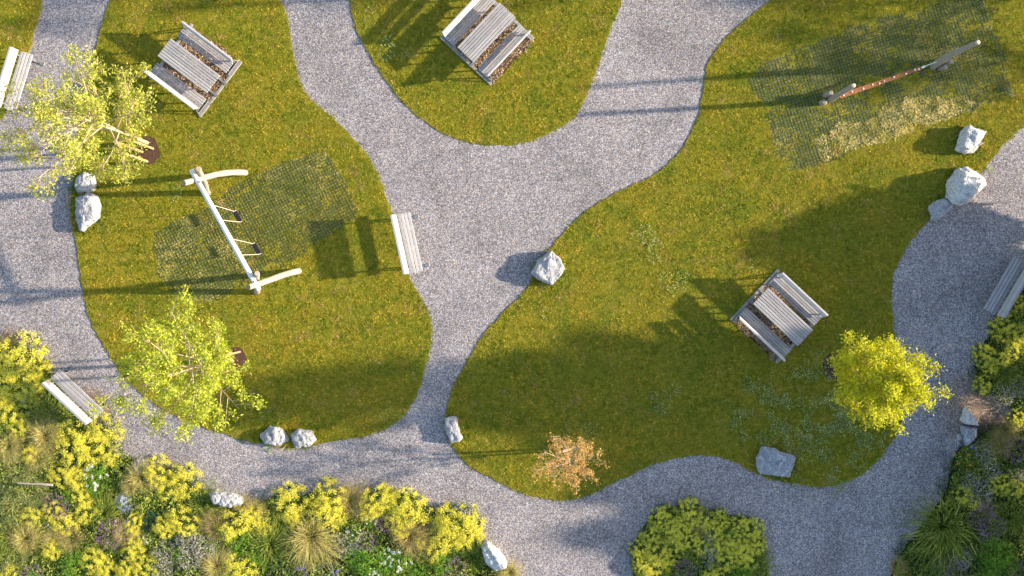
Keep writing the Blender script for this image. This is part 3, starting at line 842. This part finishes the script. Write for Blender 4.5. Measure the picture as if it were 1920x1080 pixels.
def tree(name, label, px, py, h, cr, z_lo, mat, bark, leaf, n_limb, n_sec, n_twig, per_twig, seed, group=None, lean=(0,0), cat='tree', trunk_r=.06, squash=(1,1), spread=.11, off=(0,0), vase=1.0, rag=.23):
    rn = random.Random(seed); rd = np.random.RandomState(seed)
    t = empty(name, W(px, py)); t.location.z = LAWN_Z-.01
    tag(t, label, cat, group)
    tr = MB(); br = MB()
    top = Vector((lean[0], lean[1], h*.95))
    TP = [Vector((0,0,0)).lerp(top, k/8)+Vector((rn.uniform(-.04,.04), rn.uniform(-.04,.04), 0))*(k > 0) for k in range(9)]
    tr.tube([Vector((0,0,-.06))]+TP, [trunk_r*1.25]+[trunk_r*(1-.88*k/8) for k in range(9)], 8)
    def tp(z):
        u = max(0, min(7.99, z/top.z*8)); i = int(u); return TP[i].lerp(TP[i+1], u-i)
    pts = []
    for i in range(n_limb):
        f = (i+.5)/n_limb
        z0 = z_lo*.75+(h*.90-z_lo*.75)*f
        az = i*2.39996+rn.uniform(-.35,.35)
        # crown envelope: widest about 45% up
        zz = f; env = cr*(math.sin(PI*min(1, (.22+.78*zz)**vase))**.6)*rn.uniform(.95-rag,.95+rag)
        st = tp(z0)
        rise = (h-z0)*rn.uniform(.30,.62)+.15
        tgt = Vector((off[0]+math.cos(az)*env*squash[0], off[1]+math.sin(az)*env*squash[1], st.z+rise))
        tgt.x += st.x; tgt.y += st.y
        mid = st.lerp(tgt, .5)+Vector((0,0,-.06*h/5))+Vector((rn.uniform(-.08,.08), rn.uniform(-.08,.08), 0))
        br.tube([st, mid, tgt], [trunk_r*.42*(1-.4*f), trunk_r*.26, trunk_r*.10], 5, False)
        for j in range(n_sec):
            u = .22+.78*(j+rn.random()*.7)/n_sec
            q = st.lerp(mid, u*2) if u < .5 else mid.lerp(tgt, min(1, u*2-1))
            a2 = az+rn.choice((-1,1))*rn.uniform(.35,1.25)
            L2 = env*rn.uniform(.22,.48)*(1.15-.45*u)
            e2 = q+Vector((math.cos(a2)*L2, math.sin(a2)*L2, L2*rn.uniform(.2,.8)))
            br.tube([q, q.lerp(e2,.5)+Vector((0,0,.02)), e2], [trunk_r*.16, trunk_r*.11, trunk_r*.06], 4, False)
            for k in range(n_twig):
                v = .25+.75*rn.random()
                s2 = q.lerp(e2, v); a3 = a2+rn.uniform(-1.3,1.3); L3 = rn.uniform(.12,.36)*cr/1.8
                e3 = s2+Vector((math.cos(a3)*L3, math.sin(a3)*L3, L3*rn.uniform(.0,.9)))
                br.tube([s2, e3], [trunk_r*.07, trunk_r*.04], 3, False)
                m = max(1, int(per_twig*rn.uniform(.5,1.4)))
                for _ in range(m):
                    w = rn.random()**.7
                    pts.append(s2.lerp(e3, w)+Vector((rn.gauss(0,1), rn.gauss(0,1), rn.gauss(0,.8)))*spread*.5)
    trunk = tr.build('trunk', bark, t)
    br.build('branches', bark, trunk)
    P = np.array([tuple(p) for p in pts])
    fast_mesh('crown', leaf_quads(P, None, leaf, rd), 4, mat, t)
    return t

def stakes(pxs, h, label, rails):
    b0_ = W(*pxs[0]); t = empty('tree_stakes', b0_); t.location.z = LAWN_Z; tag(t, label, 'tree stakes')
    base = t.location.copy(); tops = []
    for i, p in enumerate(pxs):
        g = W(*p)-base; g.z = -.05; tp_ = g+Vector((0,0,h+.05)); tops.append(tp_)
        log('stake', g, tp_, .042, .038, M['stake'], t, .01, 70+i+int(p[0]), 4)
    for a_, b_ in rails:
        d = tops[b_]-tops[a_]; c = (tops[a_]+tops[b_])/2+Vector((0,0,-.16))
        q = MB(); q.box(c, (d.length+.10, .03, .08), Matrix.Rotation(math.atan2(d.y, d.x), 3, 'Z'), .005); q.build('rail', M['stake'], t)
    return t
tree('young_tree', 'airy lime green young tree leaning over the left gravel path', 276, 268, 6.5, 1.72, 2.4, M['leaf_lime2'], M['bark_pale'], .045, 18, 7, 5, 21, 21, lean=(-.1,.05), trunk_r=.065, spread=.16, off=(-.15,-.15))
stakes([(287,279),(267,285),(276,303)], 2.35, 'three wooden stakes with rails around the upper left tree', [(0,1),(1,2)])
tree('young_tree', 'bright lime young tree with ragged crown above the slatted bed bench', 434, 674, 6.2, 1.75, 2.3, M['leaf_lime'], M['bark_pale'], .046, 18, 7, 5, 26, 33, lean=(-.1,0), trunk_r=.065, squash=(.90,.90), spread=.15, off=(-.30,-.02), rag=.38)
stakes([(450,659.5),(436,693),(416,676)], 2.35, 'wooden stakes poking out beneath the lower left tree', [(0,2)])
tree('young_tree', 'dense golden green round tree beside the right gravel path', 1567, 684, 6.2, 1.12, 2.0, M['leaf_gold'], M['bark'], .046, 26, 8, 6, 20, 44, trunk_r=.06, spread=.18, off=(-.12,-.14), rag=.16)
tree('small_tree', 'small sparse tree with peach and orange leaves near the lower path', 1060, 846, 2.9, .95, .7, M['leaf_peach'], M['bark_pale'], .034, 16, 7, 4, 7, 55, trunk_r=.035, spread=.10, squash=(1.02,.95))
q = empty('leaning_stake', W(1079,838)); q.location.z = LAWN_Z; tag(q, 'pale wooden stake leaning inside the small peach tree', 'stake')
log('stake_pole', (0,0,-.03), (-.62,-.02,1.15), .038, .034, M['log'], q, .01, 5, 4)
# trees just outside the picture whose shade falls into it
OFF = [(2060,432,3.0,1.15,'low leafy tree beyond the right picture edge, level with the boulders'),
       (2075,560,2.7,1.2,'low leafy tree beyond the right picture edge, level with the bench'),
       (2075,497,2.8,1.1,'low leafy tree beyond the right edge, between two low neighbours'),
       (2150,690,6.4,2.0,'tallest leafy tree beyond the right edge, level with the golden tree'),
       (2130,840,5.0,1.9,'leafy tree beyond the right edge, behind the right flower bed'),
       (2110,965,4.65,2.0,'leafy tree beyond the right edge, near the lower right corner'),
       (2160,1100,4.8,2.2,'leafy tree standing south of the lower right corner')]
for i, (px, py, h, cr, lab) in enumerate(OFF):
    tree('leafy_tree', lab, px, py, h, cr, 0.5, M['leaf_dark'], M['bark'], .17, 20, 7, 5, 26, 100+i, group='trees past the right edge', trunk_r=.11, spread=.3)
for i, (px, py, h, cr, lab) in enumerate(((2160,-20,3.9,1.6,'thin leafy tree beyond the upper right corner'),(2290,92,3.9,1.1,'thin leafy tree beyond the right edge, level with the rubber mat'))):
    tree('leafy_tree', lab, px, py, h, cr, 1.5, M['leaf_dark'], M['bark'], .09, 12, 5, 4, 7, 140+i, group='trees past the right edge', trunk_r=.10, spread=.3)
for i, (px, py, h, cr, lab) in enumerate(((1090,-120,5.8,1.9,'young tree just beyond the top picture edge, left of centre'),(1690,-150,5.6,1.9,'young tree just beyond the top picture edge, towards the right'))):
    tree('young_tree', lab, px, py, h, cr, 2.4, M['leaf_lime'], M['bark'], .08, 14, 6, 4, 16, 150+i, trunk_r=.07, spread=.2, group='young trees past the top edge')
q = empty('wooden_post', W(1100,-28)); tag(q, 'grey wooden post just beyond the top picture edge', 'post')
log('post_log', (0,0,-.05), (0,.02,3.9), .075, .06, M['log_grey'], q, .02, 9, 7)

# ------------------------------------------------------------------ plants
def dome_pts(rd, n, r, h, shell=.75):
    u = rd.uniform(0, 1, n); az = rd.uniform(0, 2*PI, n)
    rad = np.sqrt(u)*r
    z = h*np.sqrt(np.clip(1-(rad/r)**2*.92, 0, 1))
    k = rd.uniform(shell, 1, n)
    return np.stack([np.cos(az)*rad, np.sin(az)*rad, z*k], 1)

def blades(rd, n, r, h, w, curve=1.0):
    """arching grass blades, quads chain of 3 segments as separate quads"""
    out = []
    for i in range(n):
        az = rd.uniform(0, 2*PI); reach = r*rd.uniform(.2, 1.1); hh = h*rd.uniform(.65, 1.1)
        b = np.array([math.cos(az), math.sin(az)])*rd.uniform(0, r*.38)
        az2 = az+rd.uniform(-.5, .5)
        prev = None; ww = w*rd.uniform(.7, 1.3)
        side = np.array([-math.sin(az2), math.cos(az2)])
        bend = rd.normal()*.55
        tw = rd.uniform(-.6, .6)
        for k in range(5):
            t = k/4
            a3 = az2+bend*t
            p = np.array([b[0]+math.cos(a3)*reach*t**1.25+.30*r*t*t, b[1]+math.sin(a3)*reach*t**1.25, hh*(1-(1-t)**2)*(1-.55*curve*t*t)])
            wk = ww*(1-t*.88)
            s3 = np.array([side[0]*wk, side[1]*wk, wk*tw])
            cur = (p-s3, p+s3)
            if prev is not None: out.append([prev[0], prev[1], cur[1], cur[0]])
            prev = cur
    return np.array(out).reshape(-1, 3)

def clusters(rd, centres, per, spread, size):
    C = np.repeat(centres, per, 0)
    P = C+rd.normal(size=C.shape)*np.array([spread, spread, spread*.6])
    return leaf_quads(P, None, size, rd, .55)

PROTO = {}
def proto(kind, var):
    """meshes (list of (part, verts, material)) of unit radius plants; built once each"""
    key = (kind, var)
    if key in PROTO: return PROTO[key]
    rd = np.random.RandomState(abs(hash_(kind))*7+var*13 % 9999)
    parts = []
    if kind in ('mantle', 'mantle_green'):
        parts.append(('foliage', leaf_quads(dome_pts(rd, 420, .95, .66, .55), None, .085, rd, .6), M['leaf_mantle']))
        n = 56 if kind == 'mantle' else 52
        c = dome_pts(rd, n, 1.0, .95, .90)
        c[:,2] += .02
        parts.append(('flowers', clusters(rd, c, 56, .080 if kind == 'mantle' else .068, .036), M['fl_yellow' if kind == 'mantle' else 'fl_chart']))
    elif kind in ('tan_grass', 'brown_grass'):
        parts.append(('blades', blades(rd, 620, 1.1, 1.0, .0075), M['gr_tan' if kind == 'tan_grass' else 'gr_brown']))
        parts.append(('seed_heads', clusters(rd, dome_pts(rd, 130, 1.0, .8, .55), 9, .10, .022), M['gr_tan' if kind == 'tan_grass' else 'gr_brown']))
        parts.append(('low_blades', blades(rd, 90, .8, .7, .014), M['gr_green']))
    elif kind == 'green_grass':
        parts.append(('blades', blades(rd, 300, 1.15, .9, .017), M['gr_green']))
    elif kind == 'lace':
        parts.append(('foliage', clusters(rd, dome_pts(rd, 110, .95, .8, .5), 15, .085, .030), M['lf_lace']))
        parts.append(('stems', blades(rd, 40, .9, .8, .010), M['gr_tan']))
    elif kind == 'purple':
        parts.append(('foliage', leaf_quads(dome_pts(rd, 500, .9, .6, .4), None, .055, rd, .5), M['leaf_mantle']))
        b = []
        for i in range(125):
            az = rd.uniform(0, 2*PI); q = math.sqrt(rd.rand())*.85; tip = np.array([math.cos(az)*q, math.sin(az)*q, .75+.2*rd.rand()])
            d = np.array([math.cos(az)*.22-.08, math.sin(az)*.22, .22])
            for k in range(11): b.append(tip+d*k/10+rd.normal(size=3)*.012)
        parts.append(('flower_spray', leaf_quads(np.array(b), None, .024, rd, .3), M['fl_purple']))
    elif kind == 'violet':
        parts.append(('foliage', leaf_quads(dome_pts(rd, 330, .95, .6, .4), None, .07, rd, .5), M['leaf_mantle']))
        c = dome_pts(rd, 24, .88, .85, .95)
        parts.append(('flowers', clusters(rd, c, 16, .065, .040), M['fl_violet']))
    elif kind == 'white':
        parts.append(('foliage', clusters(rd, dome_pts(rd, 100, .95, .75, .5), 13, .09, .045), M['lf_bright']))
        c = dome_pts(rd, 15, .85, .9, .98)
        parts.append(('flowers', clusters(rd, c, 22, .050, .048), M['fl_white']))
    elif kind == 'aster':
        parts.append(('foliage', clusters(rd, dome_pts(rd, 110, .97, .75, .35), 12, .08, .030), M['leaf_mantle']))
        parts.append(('flowers', clusters(rd, dome_pts(rd, 190, .97, .88, .85), 5, .045, .026), M['fl_pink']))
    elif kind == 'sedum':
        parts.append(('foliage', clusters(rd, dome_pts(rd, 60, .95, .7, .7), 20, .060, .045), M['lf_sedum']))
    elif kind == 'bright':
        parts.append(('foliage', clusters(rd, dome_pts(rd, 110, .97, .85, .55), 15, .075, .048), M['lf_bright']))
    elif kind == 'dark':
        parts.append(('foliage', clusters(rd, dome_pts(rd, 110, .97, .75, .45), 14, .09, .045), M['leaf_dark']))
    elif kind == 'round':
        c = dome_pts(rd, 13, .85, .6, .8); vs = MB()
        for p in c:
            r_ = rd.uniform(.17, .27); tx, ty = rd.uniform(-.35, .35, 2)
            ring = [(p[0]+math.cos(a)*r_, p[1]+math.sin(a)*r_*.9, p[2]+math.cos(a)*r_*tx+math.sin(a)*r_*ty+.03*math.sin(3*a)) for a in [2*PI*i/10 for i in range(10)]]
            vs.add([tuple(p-np.array([0,0,.03]))]+ring, [(0, 1+i, 1+(i+1) % 10) for i in range(10)], True)
        parts.append(('leaves', vs, M['lf_round']))
    elif kind == 'orange':
        parts.append(('blades', blades(rd, 120, 1.0, .75, .022), M['gr_green']))
        parts.append(('flowers', clusters(rd, dome_pts(rd, 4, .7, .95, .98), 12, .045, .050), M['fl_orange']))
    elif kind == 'weed':
        parts.append(('leaves', leaf_quads(dome_pts(rd, 60, .9, .6, .5), None, .17, rd, .5), M['lf_bright']))
    root = empty('plant_prototype', (0,0,0)); built = []
    for nm, v, m in parts:
        if isinstance(v, MB): me = v.build(nm, m)
        else: me = fast_mesh(nm, v, 4, m)
        built.append(me)
        me.parent = root
    PROTO[key] = [root, built, False]
    return PROTO[key]
def hash_(s):
    h = 0
    for ch in s: h = (h*31+ord(ch)) % 1009
    return h

KIND = {  # object name, look, category, height factor, group
 'mantle': ('flowering_mound', 'yellow flowering mound', 'flowering plant', .62, 'yellow flowering mounds'),
 'mantle_green': ('flowering_mound', 'lime green flowering mound', 'flowering plant', .62, 'lime flowering mounds'),
 'tan_grass': ('ornamental_grass', 'tan feathery grass tuft', 'ornamental grass', .85, 'tan grass tufts'),
 'brown_grass': ('ornamental_grass', 'brownish wispy grass tuft', 'ornamental grass', .75, 'brown grass tufts'),
 'green_grass': ('grass_clump', 'green arching grass clump', 'grass clump', .7, 'green grass clumps'),
 'lace': ('lacy_shrub', 'pale green lacy shrub', 'shrub', .7, 'lacy shrubs'),
 'purple': ('purple_flower_plant', 'purple spiked flower plant', 'flower', .75, 'purple spiked flowers'),
 'violet': ('violet_flower_plant', 'violet blue flower plant', 'flower', .7, 'violet flowers'),
 'white': ('white_flower_plant', 'white flowered green plant', 'flower', .8, 'white flowers'),
 'aster': ('aster_bush', 'pale pink flower bush', 'flower bush', .75, 'pale aster bushes'),
 'sedum': ('sedum_plant', 'blue green fleshy plant', 'plant', .6, 'blue green plants'),
 'bright': ('leafy_bush', 'bright green leafy bush', 'bush', .8, 'bright leafy bushes'),
 'dark': ('dark_bush', 'dark green leafy bush', 'bush', .6, 'dark leafy bushes'),
 'round': ('round_leaf_plant', 'round leaved plant', 'plant', .6, 'round leaved plants'),
 'orange': ('daylily', 'orange flowered strappy plant', 'flower', .7, 'orange daylilies'),
 'weed': ('weed', 'small green weed', 'weed', .6, 'weeds'),
}
mg = 'mantle_green'
PL = [  # (kind, px, py, radius px)
 # left bed
 ('mantle',40,672,36),('mantle',74,700,20),('mantle',20,722,28),('mantle',58,726,24),('mantle',22,772,24),('mantle',66,752,14),('mantle',198,812,24),('mantle',172,836,26),('mantle',136,826,26),
 ('mantle',8,690,20),('mantle',36,800,22),('mantle',140,872,24),('mantle',118,893,22),('mantle',148,900,20),('mantle',148,926,20),('mantle',160,957,22),('mantle',100,962,18),('mantle',120,980,22),
 ('mantle',296,884,24),('mantle',345,903,27),('mantle',318,912,22),('mantle',345,978,24),('mantle',311,986,20),('mantle',249,984,16),('mantle',443,984,28),('mantle',252,1028,20),('mantle',270,1064,22),('mantle',237,1070,18),('mantle',446,1066,26),
 ('mantle',544,943,27),('mantle',618,930,26),('mantle',612,962,26),('mantle',552,968,20),('mantle',474,980,24),('mantle',706,940,26),('mantle',688,956,18),('mantle',728,942,24),('mantle',768,954,30),('mantle',746,972,24),('mantle',754,994,18),
 ('mantle',862,980,32),('mantle',876,1006,26),('mantle',832,978,24),('mantle',838,1006,26),('mantle',816,1030,20),('mantle',790,1018,16),('mantle',176,1052,24),('mantle',198,1070,18),('mantle',60,972,18),('mantle',97,1030,18),('mantle',205,858,18),
 ('mantle',636,968,16),('mantle',500,990,20),('mantle',10,752,16),('mantle',58,850,18),('mantle',20,1078,16),
 ('tan_grass',84,818,30),('tan_grass',14,838,26),('tan_grass',70,862,24),('tan_grass',264,898,30),('tan_grass',246,912,20),('tan_grass',48,1012,28),('tan_grass',232,1006,24),('tan_grass',452,950,18),('tan_grass',408,1064,30),('tan_grass',582,1010,44),('tan_grass',474,956,20),('tan_grass',958,1074,22),('tan_grass',100,1012,20),
 ('brown_grass',132,1008,26),('brown_grass',408,986,30),('brown_grass',656,940,30),('brown_grass',768,1010,30),('brown_grass',8,650,16),
 ('green_grass',92,778,38),('green_grass',192,964,32),('green_grass',380,946,34),('green_grass',506,1022,38),('green_grass',502,956,20),('green_grass',887,1046,30),('green_grass',17,1012,30),('green_grass',77,1030,24),('green_grass',194,1034,22),('green_grass',540,1010,22),
 ('lace',26,880,30),('lace',10,914,26),('lace',44,924,30),('lace',26,946,30),('lace',66,948,24),('lace',18,976,26),('lace',20,1056,26),('lace',60,890,24),('lace',86,925,20),('lace',50,1048,22),('lace',795,1040,18),
 ('purple',110,946,22),('purple',212,1002,26),('purple',66,1072,16),('purple',722,980,16),('purple',690,1012,18),('purple',853,1066,20),
 ('violet',243,950,11),('violet',240,974,11),('violet',567,1068,22),('violet',805,984,14),('violet',631,1070,12),
 ('white',179,894,28),('white',276,1012,14),('white',660,1002,20),('white',750,1052,24),('white',728,1046,22),('white',694,976,18),('white',700,1076,20),('white',94,984,10),
 ('aster',383,1022,28),('aster',349,1014,24),('aster',358,1050,26),('aster',307,1038,26),('aster',304,1068,24),('aster',645,1024,24),('aster',226,836,20),('aster',43,748,14),('aster',672,1030,18),
 ('sedum',279,978,22),('sedum',327,1008,20),('sedum',243,1050,18),('sedum',523,1068,24),('sedum',610,1058,26),('sedum',30,736,14),('sedum',505,986,18),('sedum',560,1044,18),
 ('dark',206,905,22),('dark',110,866,22),('dark',578,976,18),('dark',596,950,14),('dark',470,1012,18),('dark',146,808,14),('dark',118,816,14),('dark',240,1024,14),('dark',800,962,12),('dark',640,1045,18),('dark',36,828,16),('dark',640,990,14),
 ('bright',128,934,20),('bright',138,1058,26),('bright',452,1016,28),('bright',698,1056,30),('bright',664,1046,24),('bright',732,1074,22),('bright',830,1058,22),('bright',470,1000,18),('bright',172,915,18),('bright',400,1030,16),('bright',330,1040,14),('bright',480,1040,22),('bright',860,1040,18),('bright',60,1080,14),('bright',425,1000,14),('bright',786,1072,18),
 ('round',284,930,18),('round',486,1058,18),('round',645,976,16),('round',856,1024,16),
 ('orange',796,1058,14),
 # island
 (mg,1243,972,24),(mg,1292,962,25),(mg,1259,994,24),(mg,1220,1004,20),(mg,1199,1030,18),('mantle',1230,1036,24),('mantle',1226,1062,24),(mg,1276,990,20),(mg,1290,1010,22),(mg,1264,1022,20),(mg,1353,982,14),(mg,1391,988,18),(mg,1411,994,20),(mg,1418,1020,18),(mg,1388,1030,24),(mg,1370,1018,20),(mg,1363,1048,22),(mg,1399,1044,22),(mg,1340,1075,16),(mg,1204,1060,18),
 (mg,1322,978,18),(mg,1338,996,16),(mg,1312,1022,18),(mg,1345,1022,18),(mg,1350,962,12),(mg,1248,1050,18),(mg,1330,1078,16),
 ('brown_grass',1318,966,14),('brown_grass',1312,1000,18),('purple',1281,1064,18),('violet',1330,1058,13),('aster',1330,1034,18),('aster',1330,1008,18),('bright',1368,996,14),('bright',1391,1074,20),('green_grass',1424,1058,24),('green_grass',1302,1042,20),('sedum',1307,1072,16),('sedum',1400,1010,12),('dark',1345,995,14),('dark',1258,1050,16),
 # right bed, lower
 ('green_grass',1773,992,54),('green_grass',1896,974,32),('orange',1809,866,26),('aster',1814,904,22),('aster',1838,926,26),('aster',1857,882,22),('aster',1845,846,22),('aster',1906,892,16),('aster',1802,1046,22),('aster',1766,1060,20),
 (mg,1802,930,18),(mg,1826,944,14),(mg,1877,910,20),(mg,1901,918,18),('bright',1872,1038,30),('bright',1858,1066,24),('bright',1890,1058,24),
 ('dark',1708,1038,24),('dark',1740,1026,22),('dark',1720,1066,24),('dark',1790,878,18),('dark',1778,916,20),('dark',1748,1068,18),('dark',1820,1010,20),('dark',1868,945,18),('dark',1885,850,18),('dark',1830,1060,16),
 ('purple',1836,966,22),('purple',1857,986,22),('purple',1790,1070,20),('purple',1912,1068,18),('purple',1908,842,22),('violet',1824,840,13),('violet',1846,1002,13),
 ('brown_grass',1877,830,26),('dark',1891,868,22),('brown_grass',1856,952,18),('dark',1903,1014,22),('brown_grass',1682,1062,18),('lace',1845,1020,18),('orange',1700,1074,12),('dark',1850,814,18),
 # right bed, upper
 (mg,1912,572,18),(mg,1886,615,28),(mg,1912,630,20),(mg,1846,668,22),(mg,1856,692,16),(mg,1842,722,18),(mg,1873,676,18),(mg,1899,654,18),('green_grass',1890,700,32),('aster',1880,742,24),('aster',1908,728,20),('dark',1828,700,11),('dark',1913,755,16),(mg,1906,784,16),('brown_grass',1886,806,24),('dark',1870,642,16),
 # weeds beside boulders and tables
 ('weed',992,84,6),('weed',503,840,7),('weed',538,836,8),('weed',575,838,6),('weed',545,518,9),('weed',1856,318,6),('weed',1000,497,5),
]
LM = {'L': [((135,745),'the bed bench'),((0,660),'the bed tip'),((262,876),'the round boulder'),((425,936),'the long pale boulder'),((925,1042),'the white end boulder'),
            ((232,944),'the dark slab'),((40,905),'the pale stake lying there'),((0,1080),'the lower left corner'),((582,1010),'the largest tan tuft'),((805,980),'the violet flowers between mounds'),((380,1080),'the bottom edge one fifth across'),((700,1080),'the bottom edge under white flowers'),((212,1002),'the mauve spiked clump')],
      'I': [((1296,945),'the top of the island bed'),((1188,1040),'the left tip of the island bed'),((1436,1030),'the right tip of the island bed'),((1281,1070),'the purple clump of the island')],
      'R': [((1812,820),'the streaked boulders'),((1890,540),'the shaded bench'),((1773,992),'the huge spiky clump'),((1920,1080),'the lower right corner'),((1920,900),'the right picture edge'),((1680,1080),'the lower tip of this bed'),((1828,700),'the bulge of the mound bed')],
      'W': [((950,90),'the top picnic table'),((515,818),'the left boulder of the pair'),((568,821),'the right boulder of the pair'),((510,515),'the lower swing legs'),((1812,349),'the biggest white boulder'),((1028,503),'the junction boulder')]}
DIRS = ['right of','above and right of','above','above and left of','left of','below and left of','below','below and right of']
ORD = ['', ', second out', ', third out', ', fourth out', ', fifth out', ', sixth out', ', seventh out', ', eighth out']
def region(px, py, k):
    if k == 'weed': return 'W'
    return 'L' if px < 1100 else ('I' if px < 1500 else 'R')
info = []
for i, (k, px, py, r) in enumerate(PL):
    reg = region(px, py, k)
    best = min(range(len(LM[reg])), key=lambda j: math.hypot(px-LM[reg][j][0][0], py-LM[reg][j][0][1]))
    (lx, ly), nm = LM[reg][best]; d = math.hypot(px-lx, py-ly)
    sec = int(round(math.degrees(math.atan2(ly-py, px-lx))/45)) % 8
    info.append((k, reg, best, sec, d, i))
labels = {}
look = {i: KIND[k][1] for i, (k, *_ ) in enumerate(PL)}
groups = {}
for t_ in info: groups.setdefault((KIND[t_[0]][1], t_[1], t_[2], t_[3]), []).append(t_)
for key, ts in groups.items():
    ts.sort(key=lambda q: q[4])
    for n_, t_ in enumerate(ts):
        nm = LM[key[1]][key[2]][1]
        if t_[4] < 12: labels[t_[5]] = f'{key[0]} right at {nm}'
        else: labels[t_[5]] = f'{key[0]} {DIRS[key[3]]} {nm}{ORD[n_]}'
        if len(labels[t_[5]].split()) > 16: labels[t_[5]] = labels[t_[5]].replace(' flowering mound', ' mound')
rp_ = random.Random(5)
for i, (k, px, py, r) in enumerate(PL):
    nm, lk, cat, hf, grp = KIND[k]
    pr = proto(k, rp_.randrange(3 if k in ('mantle', mg) else 2))
    rad = r/S*(1.28 if k in ('mantle', mg) and px < 1100 else 1.16)
    z = rad*hf*rp_.uniform(.85, 1.15)
    if k in ('mantle', mg): z = max(.30, min(.62, z*1.1))
    elif k != 'weed': z = max(.28, min(.75, z))
    loc = W(px, py, z*.55); loc.z = LAWN_Z-.005
    if not pr[2]:
        root = pr[0]; pr[2] = True
    else:
        root = pr[0].copy(); COL.objects.link(root)
        for ch in pr[1]:
            c = ch.copy(); COL.objects.link(c); c.parent = root
    root.name = nm
    root.location = loc; root.rotation_euler = (0, 0, rp_.uniform(0, 2*PI)); root.scale = (rad*rp_.uniform(.86,1.14), rad*rp_.uniform(.86,1.14), z)
    tag(root, labels[i], cat, grp, 'thing')

# pale stake lying in the left bed
q = empty('wooden_stake', W(68,907,.55)); tag(q, 'pale wooden stake lying across the plants of the left bed', 'stake')
log('stake_pole', (-.55,.03,.05), (.50,-.04,.0), .028, .036, M['log'], q, .01, 8, 4)

# low ground cover filling the beds
def make_cover():
    V = []
    for pts in (BED_L, BED_I, BED_R):
        P = [(p.x, p.y) for p in outline_world(pts, 0, 4)]; a = np.array(P); lo = a.min(0); hi = a.max(0)
        hi = np.minimum(hi, (17.5, 2)); lo = np.maximum(lo, (-17.9, -10.6))
        n = int((hi[0]-lo[0])*(hi[1]-lo[1])*900); x = rs.uniform(lo[0], hi[0], n); y = rs.uniform(lo[1], hi[1], n)
        k = inside(x, y, P); x = x[k]; y = y[k]; n = len(x)
        z = .04+rs.uniform(0, .34, n)*vnoise(x, y, 2, 77)
        V.append(leaf_quads(np.stack([x, y, z], 1), None, .045, rs, .5))
    o = fast_mesh('ground_cover', np.concatenate(V), 4, M['cover'])
    tag(o, 'low dark green leaves filling the gaps in the flower beds', 'ground cover', kind='stuff')
make_cover()

# ------------------------------------------------------------------ camera and light
cam = bpy.data.cameras.new('camera'); co = bpy.data.objects.new('camera', cam); COL.objects.link(co)
co.location = (0, 0, H); co.rotation_euler = (0, 0, 0)
cam.sensor_width = 36; cam.lens = F/1920*36; cam.clip_end = 1500
scene.camera = co
EL = math.atan(.293); AZ = R(3.4)
sunv = Vector((math.cos(EL)*math.cos(AZ), math.cos(EL)*math.sin(AZ), math.sin(EL)))
sl = bpy.data.lights.new('sun', 'SUN'); sl.energy = 4.6; sl.angle = R(1.1); sl.color = (1, .87, .68)
so = bpy.data.objects.new('sun', sl); COL.objects.link(so)
so.rotation_euler = sunv.to_track_quat('Z', 'Y').to_euler(); so.location = (20, 0, 12)
w = bpy.data.worlds.new('World'); scene.world = w; w.use_nodes = True
nt = w.node_tree; bg = nt.nodes['Background']
sky = nt.nodes.new('ShaderNodeTexSky'); sky.sky_type = 'NISHITA'; sky.sun_disc = False
sky.sun_elevation = EL; sky.sun_rotation = PI/2-AZ
nt.links.new(sky.outputs[0], bg.inputs['Color']); bg.inputs['Strength'].default_value = .125
vs_ = scene.view_settings; vs_.view_transform = 'Standard'; vs_.look = 'None'; vs_.gamma = 1; vs_.use_curve_mapping = False
vs_.exposure = 1.45
